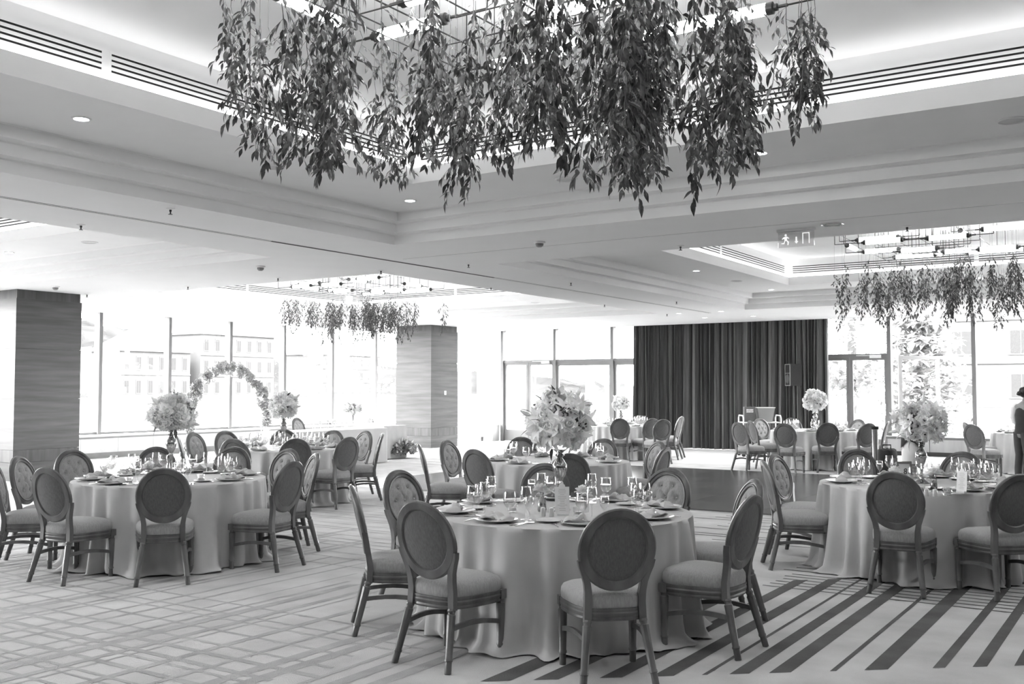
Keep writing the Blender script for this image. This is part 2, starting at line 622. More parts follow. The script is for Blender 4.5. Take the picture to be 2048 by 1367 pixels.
for px, py, l in ((521, 532, 'smoke detector on the soffit left of the far chandelier'), (1079, 483, 'smoke detector on the soffit right of the big coffer corner'), (111, 572, 'smoke detector on the soffit just above the dark wood pillar')):
    fitting('smoke_detector', l, 'detector', at_z(px, py, ZC), (('detector_base', smk_a), ('detector_head', smk_b)), 'smoke detectors')
# ring lamp and hanging exit sign
P = at_z(1664, 447, ZC)
t = thing('ring_light', 'round chrome ring fitting flush in the soffit beside the exit sign', 'light fitting', P)
m = MB()
m.lathe([(.125, .002), (.125, -.012), (.112, -.016), (.100, -.010), (.100, .002)], 28, cap0=False, cap1=False)
m.build('chrome_ring', 'chrome', t, True)
m = MB()
m.lathe([(.001, -.004), (.100, -.004)], 28, cap0=False, cap1=False)
m.build('lens', 'stone', t, True)
P = at_z(1592, 457, ZC)
t = thing('exit_sign', 'clear acrylic exit sign with running figure hanging from the soffit', 'sign', P)
B('lamp_housing', 'chrome', [((-.21, -.03, -.028), (.21, .03, 0))], t)
B('acrylic_panel', 'acrylic', [((-.20, -.003, -.20), (.20, .003, -.028))], t)
m = MB()
def flat(m, pts, y=-.0045):
    m.add([(px, y, pz) for px, pz in pts], [tuple(range(len(pts)))])
def disc(m, cx, cz, r, n=12, y=-.0045):
    flat(m, [(cx + r * math.cos(2 * PI * k / n), cz + r * math.sin(2 * PI * k / n)) for k in range(n)], y)
disc(m, -.115, -.065, .013)
flat(m, [(-.14, -.085), (-.10, -.078), (-.10, -.12), (-.125, -.125)])
flat(m, [(-.14, -.085), (-.16, -.105), (-.152, -.112), (-.132, -.098)])
flat(m, [(-.10, -.08), (-.075, -.10), (-.08, -.108), (-.10, -.095)])
flat(m, [(-.125, -.12), (-.112, -.12), (-.135, -.15), (-.165, -.15), (-.165, -.16), (-.13, -.16)])
flat(m, [(-.115, -.12), (-.10, -.12), (-.08, -.14), (-.085, -.175), (-.097, -.175), (-.093, -.145)])
flat(m, [(-.005, -.09), (.012, -.09), (.012, -.14), (.026, -.14), (.0035, -.165), (-.019, -.14), (-.005, -.14)])
for a in ((.07, -.06, .08, -.17), (.14, -.06, .15, -.17), (.07, -.05, .15, -.06)):
    flat(m, [(a[0], a[1]), (a[2], a[1]), (a[2], a[3]), (a[0], a[3])])
m.build('pictogram', 'exit_glow', t)

# ------------------------------------------------------------------ glazed walls
def kerb(name, p0, axis, L, mats, parent_kind=True, skip=()):
    root = struct(bpy.data.objects.new(name, None))
    COL.objects.link(root)
    root.location = p0
    root.rotation_euler = (0, 0, axis)
    return root
# left glazed wall: local x runs along +Y
wl = kerb('wall_left', (XG, Y0, 0), PI / 2, 0, None)
Lw = YG - Y0
m = MB()
m.box((0, -.10, 0), (Lw, .12, .46))
m.build('kerb_core', 'stone_dark', wl)
B('plinth', 'stone_dark', [((0, -.30, 0), (Lw, -.10, .13))], wl)
B('kerb_top', 'stone', [((0, -.34, .50), (Lw, .14, .545))], wl)
B('kerb_rail', 'stone_dark', [((0, -.30, .455), (Lw, -.10, .50))], wl)
pmesh = MB().box((.004, -.30, .13), (.982, -.10, .455)).mesh('stone_panel', 'stone')
npan = int(Lw / 0.9855)
for k in range(npan):
    obj('stone_panel', pmesh, wl, (k * 0.9855 + .2, 0, 0))
B('window_head', 'frame_light', [((0, -.08, 3.455), (Lw, .10, 3.68))], wl)
mul = MB().box((-.045, -.10, .545), (.045, .10, 3.47)).mesh('mullion', 'frame_light')
bead = MB().box((.045, -.03, .545), (.065, .03, 3.47)).mesh('glazing_bead', 'frame_light')
glz = MB().box((.05, -.006, .60), (1.921, .006, 3.455)).mesh('glass_pane', 'window_glass')
srail = MB().box((.045, -.05, .545), (1.926, .05, .60)).mesh('sill_rail', 'frame_metal')
k = -8
while 14.53 + k * 1.971 < 26.0:
    yy = 14.53 + k * 1.971 - Y0
    if yy > .05:
        obj('mullion', mul, wl, (yy, 0, 0))
        obj('glazing_bead', bead, wl, (yy, 0, 0))
    if yy > -.1:
        obj('glass_pane', glz, wl, (yy, 0, 0))
        obj('sill_rail', srail, wl, (yy, 0, 0))
    k += 1
# far glazed wall: local x runs along +X
BX = [-19.45, -17.51, -15.60, -13.65, -11.70, -9.75, -7.82, -5.90, -3.96, -2.01, -.06, 1.89, 3.84, 5.79, 7.74]
wb = kerb('wall_back', (0, YG, 0), 0, 0, None)
B('window_head', 'frame_light', [((XG, -.08, 3.43), (X1, .10, 3.68))], wb)
mulb = MB().box((-.045, -.10, 0), (.045, .10, 3.47)).mesh('mullion', 'frame_metal')
for x in BX:
    obj('mullion', mulb, wb, (x, 0, 0))
B('corner_post', 'frame_light', [((XG - .1, -.1, 0), (XG + .12, .1, 3.6))], wb)
def pane(x0, x1, z0, z1, par=wb):
    return B('glass_pane', 'window_glass', [((x0, -.006, z0), (x1, .006, z1))], par)
def bars(name, lst, par, mat='frame_metal', d=.04):
    return B(name, mat, [((a, -d, c), (b, d, e)) for a, b, c, e in lst], par)
pane(XG + .12, BX[0] - .045, .55, 3.45)
pane(BX[0] + .045, BX[1] - .045, .55, 3.45)
for i in range(1, 7):                              # bays with a transom over a door or low light
    a, b = BX[i] + .045, BX[i + 1] - .045
    bars('transom', [(a, b, 2.42, 2.50)], wb, d=.06)
    pane(a, b, 2.50, 3.45)
for i in range(7, 14):
    a, b = BX[i] + .045, BX[i + 1] - .045
    pane(a, b, .50, 3.45)
kb1 = [((XG, -.42, 0), (BX[1] - .15, -.10, .12)), ]
B('radiator_cover', 'stone', [((XG + .3, -.46, .13), (BX[1] - .25, -.10, .50))], wb)
B('radiator_top', 'stone', [((XG + .3, -.48, .50), (BX[1] - .25, -.06, .53))], wb)
B('radiator_leg', 'black_metal', [((BX[1] - .55, -.44, 0), (BX[1] - .5, -.38, .13)), ((BX[1] - 1.6, -.44, 0), (BX[1] - 1.55, -.38, .13)), ((BX[1] - 2.6, -.44, 0), (BX[1] - 2.55, -.38, .13))], wb)
B('radiator_end', 'stone_dark', [((BX[1] - .25, -.46, .0), (BX[1] - .09, -.10, .50))], wb)
kb = MB().box((.006, -.40, .10), (.967, -.10, .40)).mesh('kerb_panel', 'kerb_wood')
for k in range(14):
    obj('kerb_panel', kb, wb, (BX[7] + k * .973, 0, 0))
B('kerb_plinth', 'black_metal', [((BX[7], -.36, 0), (X1, -.1, .10))], wb)
B('kerb_cap', 'board_dark', [((BX[7] - .06, -.44, .40), (X1, -.06, .46))], wb)

def door(name, leaves, z1=2.42):
    d = struct(bpy.data.objects.new(name, None))
    COL.objects.link(d)
    d.location = (0, YG, 0)
    for a, b in leaves:
        s = .075
        bars('door_frame', [(a, a + s, .02, z1), (b - s, b, .02, z1), (a + s, b - s, .02, .36), (a + s, b - s, z1 - s, z1)], d, d=.03)
        pane(a + s, b - s, .36, z1 - s, d)
        h = MB()
        h.tube([(b - .05, -.04, .95), (b - .05, -.09, .95), (b - .05, -.09, 1.25), (b - .05, -.04, 1.25)], .012, 8)
        h.build('pull_handle', 'chrome', d, True)
    a, b = leaves[-1]
    B('door_closer', 'white_metal', [((b - .42, -.09, z1 - .03), (b - .14, -.03, z1 + .05)), ((b - .75, -.075, z1 + .03), (b - .42, -.06, z1 + .045))], d)
    return d
door('door_1', [(BX[1] + .05, BX[1] + .935), (BX[1] + .945, BX[2] - .05)])
door('door_2', [(BX[6] + .05, BX[6] + .935), (BX[6] + .945, BX[7] - .05)])
w3 = struct(bpy.data.objects.new('window_3', None))
COL.objects.link(w3)
w3.location = (0, YG, 0)
for i in (2, 3, 4, 5):
    a, b = BX[i] + .045, BX[i + 1] - .045
    bars('low_light_frame', [(a, a + .07, .02, 2.42), (b - .07, b, .02, 2.42), (a + .07, b - .07, .02, .30), (a + .07, b - .07, 2.31, 2.42)], w3)
    pane(a + .07, b - .07, .30, 2.31, w3)
# the glass door leaf standing open on the terrace, seen through the bay right of the curtain
d3 = struct(bpy.data.objects.new('door_3', None))
COL.objects.link(d3)
d3.location = (-5.78, YG + .35, 0)
d3.rotation_euler = (0, 0, R(38))
bars('door_frame', [(0, .09, .0, 2.45), (.99, 1.08, .0, 2.45), (.09, .99, .0, .3), (.09, .99, 2.36, 2.45)], d3, d=.03)
pane(.09, .99, .3, 2.36, d3)

# ------------------------------------------------------------------ wood-clad pillars
def pillar(name, x0, x1, y0, y1):
    o = struct(bpy.data.objects.new(name, None))
    COL.objects.link(o)
    o.location = (x0, y0, 0)
    w, d = x1 - x0, y1 - y0
    B('core', 'veneer_band', [((.02, .02, 0), (w - .02, d - .02, ZC))], o)
    lev = [(0, .32, 'veneer'), (.325, .54, 'veneer_band'), (.545, 1.435, 'veneer'), (1.441, 2.33, 'veneer'), (2.336, 3.22, 'veneer')]
    for a, b, mt in lev:
        for lo, hi in (((0, 0, a), (w, .02, b)), ((w - .02, .02, a), (w, d, b)), ((0, .02, a), (.02, d, b)), ((.02, d - .02, a), (w - .02, d, b))):
            B('veneer_panel' if mt == 'veneer' else 'base_band_panel', mt, [(lo, hi)], o)
    B('cap', 'veneer', [((.035, .035, 3.22), (w - .035, d - .035, ZC))], o)
    return o
p1 = pillar('wood_pillar', -18.24, -17.0, 9.96, 11.23)
p2 = pillar('wood_pillar', -18.24, -17.0, 21.82, 23.05)
pillar('wood_pillar', -5.2, -3.87, -2.2, -.9).location.y = -4.2
sw = MB()
sw.box((0, 0, 0), (.012, .085, .115))
s = sw.build('wall_switch', 'white_plastic', p2)
q = at_x(890, 785, -17.0)
s.location = (q.x + 18.24, q.y - 21.82 - .04, q.z - .06)

# ------------------------------------------------------------------ curtain
def curtain(name, xa, xb, y, label, seed, pitch=.13):
    t = thing(name, label, 'curtain', (xa, y, 0), 0, 'dark pleated curtain')
    rr = random.Random(seed)
    L = xb - xa
    nodes = [0.]
    while nodes[-1] < L:
        nodes.append(nodes[-1] + pitch * rr.choice((.45, .6, .8, 1.0, 1.3, 1.9, 2.4)))
    nodes[-1] = L
    amp = [rr.uniform(.10, .28) for _ in nodes]
    drift = [rr.uniform(-.05, .05) for _ in nodes]
    zs = [0.012, .25, .8, 1.5, 2.2, 2.9, 3.3, 3.42]
    rings = []
    for z in zs:
        row = []
        h = 1 - z / 3.42
        for k in range(len(nodes) - 1):
            a, b = nodes[k], nodes[k + 1]
            for s in range(12):
                u = s / 12
                x = a + (b - a) * u
                dx = (drift[k] * (1 - u) + drift[k + 1] * u) * h
                yy = -amp[k] * (abs(math.cos(PI * u)) ** .55 + .10 * math.cos(6 * PI * u + k)) * (.8 + .35 * h)
                row.append((min(max(x + dx, 0), L), yy, z))
        row.append((L, -amp[-1] * .5, z))
        rings.append(row)
    m = MB()
    m.loft(rings, cap0=False, cap1=False, closed=False)
    o = m.build('pleated_cloth', 'curtain', t, True, angle=80)
    B('curtain_track', 'white_metal', [((0, -.02, 3.42), (L, .02, 3.46))], t)
    return t
curtain('curtain', -12.72, -8.12, 25.72, 'wide dark grey pleated curtain hung over the far glazing', 3)
curtain('curtain', -8.16, -7.26, 25.70, 'narrow end of the dark pleated curtain behind the loudspeaker', 9, .13)
# ------------------------------------------------------------------ tables
def at_d(x, d):
    p = EYEV + fwd * d + rgt * ((x - W_ / 2) / F_ * d)
    return p.x, p.y
TB = {'T1': (-3.62, 6.12, .91), 'T2': (-8.06, 6.30, .88), 'T3': (-10.80, 10.40, .89), 'T4': (-6.18, 10.35, .87), 'T5': (*at_d(1241, 23.7), .89), 'T6': (*at_d(1628, 20.9), .89), 'T7': (-1.93, 9.70, .88), 'T8': (*at_d(2080, 19.6), .89)}
TL = {'T1': 'nearest round table', 'T2': 'round table by the dark wood pillar', 'T3': 'round table before the flower arch', 'T4': 'round table behind the nearest one', 'T5': 'far round table left of the curtain', 'T6': 'far round table in front of the loudspeaker', 'T7': 'round table number 8 at right', 'T8': 'far round table at the right edge'}
ZT = .765
def table(key, seed):
    cx, cy, r = TB[key]
    t = thing('round_table', TL[key] + ' under a pale floor-length cloth', 'table', (cx, cy, 0), 0, 'round banquet tables')
    m = MB()
    m.lathe([(.05, .70), (r - .02, .70), (r - .015, .735), (.05, .735)], 40)
    m.build('tabletop', 'veneer', t, True)
    rr = random.Random(seed)
    n = 240
    comps = [(k, rr.uniform(0, 2 * PI), rr.uniform(.5, 1.)) for k in (9, 13, 17, 21, 26, 31, 37)]
    def fold(a, u):
        v = sum(w * math.cos(k * a + ph + u * .5 * math.sin(3 * a + ph)) for k, ph, w in comps) / 3.2
        v2 = math.copysign(abs(v) ** .8, v)
        return v2
    def prof(u):
        # u 0 at rim .. 1 at floor
        return r + .006 + .012 * u
    rings = []
    rings.append([(.4 * math.cos(2 * PI * k / n), .4 * math.sin(2 * PI * k / n), ZT) for k in range(n)])
    rings.append([((r - .02) * math.cos(2 * PI * k / n), (r - .02) * math.sin(2 * PI * k / n), ZT) for k in range(n)])
    for u, z in ((0, ZT - .006), (.04, .735), (.12, .67), (.25, .57), (.4, .45), (.55, .33), (.7, .22), (.82, .13), (.91, .06), (.97, .022), (1.0, .012), (1.03, .010)):
        row = []
        for k in range(n):
            a = 2 * PI * k / n
            fl = fold(a, u)
            amp = .060 * min(1, max(0, u)) ** .42 + .03 * max(0, u - .3)
            rr_ = prof(min(u, 1)) + amp * fl + .03 * u * u
            if u > .9:
                rr_ += (u - .9) * (.35 + .35 * math.sin(5 * a + seed) + .3 * math.sin(9 * a + 2 * seed))
            zz = z + (.012 * max(0, math.sin(13 * a + seed)) if u > .95 else 0)
            row.append((rr_ * math.cos(a), rr_ * math.sin(a), zz))
        rings.append(row)
    m = MB()
    m.loft(rings, cap0=True, cap1=False)
    m.build('tablecloth', 'cloth', t, True, angle=70)
    return t
for i, k in enumerate(TB):
    table(k, i * 3 + 2)

# ------------------------------------------------------------------ oval-back chairs
def seat_outline(n=36):
    pts = []
    for k in range(n):
        a = 2 * PI * k / n
        c, s = math.cos(a), math.sin(a)
        # superellipse, wider at the front
        e = .55
        x = math.copysign(abs(c) ** e, c)
        y = math.copysign(abs(s) ** e, s)
        w = .222 + .036 * y
        pts.append((x * w, .02 + y * .225 + (.018 * (1 - x * x) if y > 0 else 0)))
    return pts
SO = seat_outline()
def ring(scale, z, so=SO, dz=None):
    cxm, cym = 0, .02
    return [(cxm + (x - cxm) * scale, cym + (y - cym) * scale, z + (dz(x, y) if dz else 0)) for x, y in so]
def yb(x, z):
    t = (z - .42) / .55
    return -.185 - .125 * max(t, 0) ** 1.15 + .35 * x * x
BZ, BA, BBH = .735, .222, .234                       # oval centre and outer half sizes
IA, IB = .163, .177
def chair_meshes():
    ms = {}
    m = MB()
    m.loft([ring(.97, .395), ring(1.0, .41), ring(1.012, .435), ring(1.0, .462), ring(.95, .482), ring(.82, .497), ring(.6, .507), ring(.3, .511), ring(.05, .512)])
    ms['seat'] = m.mesh('seat', 'chair_linen', True, 60)
    m = MB()
    m.loft([ring(.94, .335), ring(1.0, .337), ring(1.015, .347), ring(1.0, .358), ring(1.02, .365), ring(1.03, .378), ring(1.01, .387), ring(1.025, .395), ring(1.02, .405), ring(.96, .41)], True, True)
    ms['seat_frame'] = m.mesh('seat_frame', 'chair_wood', True, 35)
    # molded oval ring
    sec = [(0, -.010), (0, .012), (.10, .020), (.28, .022), (.36, .014), (.50, .014), (.58, .021), (.80, .018), (1.0, .006), (1.0, -.012), (.85, -.020), (.15, -.020)]
    n = 44
    rings = []
    for k in range(n):
        a = 2 * PI * k / n
        row = []
        for rr, dy in sec:
            ax = IA + (BA - IA) * rr
            az = IB + (BBH - IB) * rr
            x, z = ax * math.cos(a), BZ + az * math.sin(a)
            row.append((x, yb(x, z) + dy, z))
        rings.append(row)
    rings.append(rings[0])
    m = MB()
    m.loft(rings, False, False)
    ms['back_frame'] = m.mesh('back_frame', 'chair_wood', True, 35)
    # rear fabric panel and tufted front pad
    BT = [(-.055, .095), (.055, .095), (-.10, .0), (0, .0), (.10, .0), (-.055, -.095), (.055, -.095)]
    def pad(front):
        m = MB()
        rings = []
        nr = 12 if front else 7
        for i in range(nr, 0, -1):
            f = i / nr
            row = []
            for k in range(n):
                a = 2 * PI * k / n
                x, z = (IA + .004) * f * math.cos(a), (IB + .004) * f * math.sin(a)
                if front:
                    h = .034 * (1 - f ** 3.0)
                    for bx, bz in BT:
                        d = math.hypot(x - bx, z - bz)
                        h -= .026 * math.exp(-(d / .020) ** 2) + .004 * math.exp(-(d / .05) ** 2)
                    # diamond folds
                    for sx in (-1, 1):
                        q = ((z + sx * x * 1.75) / .0955)
                        dd = abs((q + .0) - round(q)) * .0955 / 2.0
                        h -= .006 * math.exp(-(dd / .008) ** 2) * (1 - f ** 6)
                    y = yb(x, BZ + z) + .006 + h
                else:
                    y = yb(x, BZ + z) - .008 - .016 * (1 - f ** 2.5)
                row.append((x, y, BZ + z))
            rings.append(row if front else row)
        if not front:
            rings = [list(reversed(r)) for r in rings]
        m.loft(rings, False, True)
        return m
    ms['back_panel'] = pad(False).mesh('back_panel', 'chair_linen_shaded', True, 80)
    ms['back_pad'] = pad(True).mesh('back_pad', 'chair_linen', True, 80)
    m = MB()
    m.lathe([(.0085, 0), (.0085, .003), (.006, .007), (.002, .0085)], 10)
    ms['button'] = m.mesh('button', 'chair_button', True)
    ms['BT'] = [(bx, yb(bx, BZ + bz) + .006 + .011, BZ + bz) for bx, bz in BT]
    # posts joining the oval to the rear legs
    for s in (-1, 1):
        path = [(.205 * s, .675, .030), (.196 * s, .64, .034), (.178 * s, .595, .036), (.163 * s, .55, .038), (.155 * s, .50, .040), (.153 * s, .44, .042), (.155 * s, .39, .042), (.158 * s, .335, .040)]
        rings = []
        for x, z, w in path:
            y = (yb(x, z) if z > .45 else yb(x, .45) - .0 - (.45 - z) * .05)
            hw, hd = w / 2, .019
            rings.append([(x - hw, y - hd, z), (x + hw, y - hd, z), (x + hw, y + hd, z), (x - hw, y + hd, z)])
        m = MB()
        m.loft(rings)
        ms['post%d' % s] = m.mesh('back_post', 'chair_wood', True, 30)
        # rear leg, raked back and splayed
        top = Vector((.158 * s, -.195, .345))
        bot = Vector((.205 * s, -.285, 0))
        m = MB()
        ax = (bot - top)
        L = ax.length
        q = Vector((0, 0, 1)).rotation_difference(ax.normalized())
        Mx = Matrix.Translation(top) @ q.to_matrix().to_4x4()
        m.lathe([(.022, 0), (.0255, .012), (.021, .02), (.021, .03), (.0265, .036), (.0255, .06), (.0215, L - .085), (.0245, L - .08), (.0245, L - .07), (.0205, L - .066), (.0205, L - .003), (.019, L)], 16, Mx, flute=.05)
        ms['rleg%d' % s] = m.mesh('leg', 'chair_wood', True, 35)
        m = MB()
        top = Vector((.213 * s, .205, .36))
        Mx = Matrix.Translation(top) @ Matrix.Rotation(PI, 4, 'X')
        m.lathe([(.022, 0), (.0255, .012), (.021, .02), (.021, .03), (.0275, .036), (.027, .06), (.0215, .275), (.0245, .28), (.0245, .29), (.0205, .294), (.0205, .357), (.019, .36)], 16, Mx, flute=.05)
        ms['fleg%d' % s] = m.mesh('leg', 'chair_wood', True, 35)
        m = MB()
        m.box((.213 * s - .026, .205 - .026, .35), (.213 * s + .026, .205 + .028, .405))
        m.box((.213 * s - .018, .205 + .028, .358), (.213 * s + .018, .205 + .034, .397))
        ms['block%d' % s] = m.mesh('corner_block', 'chair_wood')
        m = MB()
        a, b = Vector((.172 * s, -.222, .235)), Vector((.213 * s, .19, .215))
        rings = []
        for k in range(7):
            u = k / 6
            p = a.lerp(b, u) + Vector((0, 0, .022 * math.sin(PI * u)))
            rings.append([(p.x - .009, p.y, p.z - .014), (p.x + .009, p.y, p.z - .014), (p.x + .009, p.y, p.z + .014), (p.x - .009, p.y, p.z + .014)])
        m.loft(rings)
        ms['str%d' % s] = m.mesh('stretcher', 'chair_wood')
    return ms
CM = chair_meshes()
def chair(loc, rz, label, buttons=True, group=None):
    t = thing('dining_chair', label, 'chair', loc, rz, group)
    for k in ('seat', 'seat_frame', 'back_frame', 'back_panel'):
        obj(k, CM[k], t)
    p = obj('back_pad', CM['back_pad'], t)
    if buttons:
        for b in CM['BT']:
            obj('button', CM['button'], p, b, (-PI / 2, 0, 0))
    for s in (-1, 1):
        obj('back_post', CM['post%d' % s], t)
        obj('leg', CM['rleg%d' % s], t)
        obj('leg', CM['fleg%d' % s], t)
        obj('corner_block', CM['block%d' % s], t)
        obj('stretcher', CM['str%d' % s], t)
    return t
YTOP = .305
def chair_px(key, px, py, label, turn=0., buttons=True, zt=.965):
    cx, cy, r = TB[key]
    P = at_z(px, py, zt)
    d = Vector((cx - P.x, cy - P.y))
    dist = d.length
    d.normalize()
    ang = math.atan2(d.y, d.x) + R(turn)
    O = Vector((P.x + math.cos(ang) * YTOP, P.y + math.sin(ang) * YTOP, 0))
    od = math.hypot(O.x - cx, O.y - cy)
    lim = r + .23
    if od < lim and abs(turn) < 1:
        O = Vector((cx - d.x * lim, cy - d.y * lim, 0))
    CHAIRS.append((key, round(dist - YTOP, 2), round(math.degrees(math.atan2(-d.y, -d.x))), label))
    return chair(O, ang - PI / 2, label, buttons, 'oval-back dining chairs')
CHAIRS = []
for a in [
    ('T1', 838, 1002, 'oval-back chair seen from behind at front left of the nearest table'),
    ('T1', 1240, 1017, 'oval-back chair with its dark back to the camera, centre front of the nearest table'),
    ('T1', 1497, 989, 'oval-back chair turned left at front right of the nearest table'),
    ('T1', 712, 970, 'oval-back chair seen edge-on at far left of the nearest table'),
    ('T1', 797, 940, 'button-tufted chair facing right, behind the edge-on chair of the nearest table'),
    ('T1', 1340, 936, 'button-tufted oval chair facing the camera at back right of the nearest table'),
    ('T1', 1090, 926, 'chair on the far side of the nearest table, half hidden by glasses and silver vase'),
    ('T1', 1503, 958, 'bright tufted chair back peeping over the front right chair of the nearest table'),
    ('T4', 838, 888, 'oval-back chair seen edge-on at left of the second table'),
    ('T4', 893, 880, 'button-tufted chair near the pale pillar at left of the second table'),
    ('T4', 948, 898, 'oval-back chair seen from behind left of the big flower centrepiece'),
    ('T4', 1140, 906, 'dark-backed chair directly behind the tall silver vase'),
    ('T4', 1042, 873, 'chair top just left of the big flower centrepiece, far side of the second table'),
    ('T4', 1205, 877, 'button-tufted chair just right of the big flower centrepiece'),
    ('T4', 1312, 893, 'dark oval-back chair at right of the second table, beside the dance floor'),
    ('T4', 1318, 882, 'bright tufted chair hidden behind the dark chair beside the dance floor'),
    ('T2', 108, 933, 'oval-back chair seen from behind at front left of the left table'),
    ('T2', 330, 932, 'oval-back chair seen from behind below the left flower ball'),
    ('T2', 532, 920, 'oval-back chair turned left at front right of the left table'),
    ('T2', -14, 921, 'chair seen edge-on, cut off by the left edge of the photo'),
    ('T2', 36, 912, 'button-tufted chair facing right near the left edge of the photo'),
    ('T2', 143, 899, 'button-tufted oval chair standing against the dark wood pillar'),
    ('T2', 578, 897, 'bright button-tufted chair at right of the left table'),
    ('T2', 613, 906, 'chair seen edge-on at right of the left table'),
    ('T2', 468, 893, 'button-tufted chair on the far right side of the left table'),
    ('T2', 312, 893, 'dark chair top right behind the left silver flower stand'),
    ('T3', 354, 870, 'chair seen edge-on just right of the left flower ball'),
    ('T3', 386, 864, 'oval-back chair right of the edge-on chair, left of the third table'),
    ('T3', 450, 861, 'chair below the flower arch on the far side of the third table'),
    ('T3', 466, 877, 'oval-back chair from behind at front left of the third table'),
    ('T3', 590, 876, 'dark-backed chair at the front of the third table'),
    ('T3', 690, 873, 'oval-back chair turned left at front right of the third table'),
    ('T3', 742, 866, 'rightmost oval-back chair of the third table, beside the floor flowers'),
    ('T3', 732, 861, 'bright chair half hidden behind the rightmost chair of the third table'),
    ('T3', 665, 860, 'button-tufted chair in front of the head table'),
    ('T3', 568, 858, 'chair top behind the small flower ball of the third table'),
    ('T7', 1549, 908, 'dark chair seen edge-on, left of the table number 8'),
    ('T7', 1568, 920, 'oval-back chair with a brightly lit back at left of table number 8'),
    ('T7', 1796, 940, 'oval-back chair seen from behind in front of the number 8 card'),
    ('T7', 2042, 948, 'oval-back chair cut off by the right edge of the photo'),
    ('T7', 1712, 898, 'dark chair behind the three wine glasses at left of table number 8'),
    ('T7', 1925, 903, 'dark chair behind the right-hand glasses of table number 8'),
]:
    chair_px(*a)
for a in [
    ('T5', 1240, 836, 'oval-back chair from behind, left one at the front of the far left table'),
    ('T5', 1304, 836, 'oval-back chair from behind, right one at the front of the far left table'),
    ('T5', 1327, 838, 'bright chair front between the far left table and the curtain'),
    ('T5', 1352, 834, 'oval-back chair turned left in front of the curtain folds'),
    ('T5', 1364, 832, 'chair seen edge-on in front of the curtain, rightmost at the far left table'),
    ('T5', 1278, 830, 'chair top on the far side of the far left table by the curtain edge'),
    ('T5', 1205, 832, 'small chair top left of the far left flower ball'),
    ('T6', 1475, 844, 'pale chair seen edge-on at the left end of the far middle table'),
    ('T6', 1505, 841, 'oval-back chair turned right at left of the far middle table'),
    ('T6', 1519, 836, 'button-tufted chair in front of the serving trolley'),
    ('T6', 1568, 846, 'brightly lit oval-back chair at front left of the far middle table'),
    ('T6', 1656, 845, 'dark oval-back chair at the front of the far middle table'),
    ('T6', 1738, 846, 'oval-back chair turned left at right of the far middle table'),
    ('T6', 1583, 835, 'chair top at far left behind the far middle table'),
    ('T6', 1716, 838, 'chair top at far right behind the far middle table'),
    ('T6', 1758, 842, 'chair seen edge-on at the right end of the far middle table'),
    ('T8', 1943, 848, 'pale oval-back chair at left of the table cut off by the right edge'),
    ('T8', 1968, 844, 'chair front just behind the pale chair near the right edge'),
]:
    chair_px(*a, buttons=False)
hp = at_z(595, 835, .965)
chair((hp.x + .3, hp.y, 0), -PI / 2 + R(6), 'chair behind the white head table in front of the window', False, 'oval-back dining chairs')
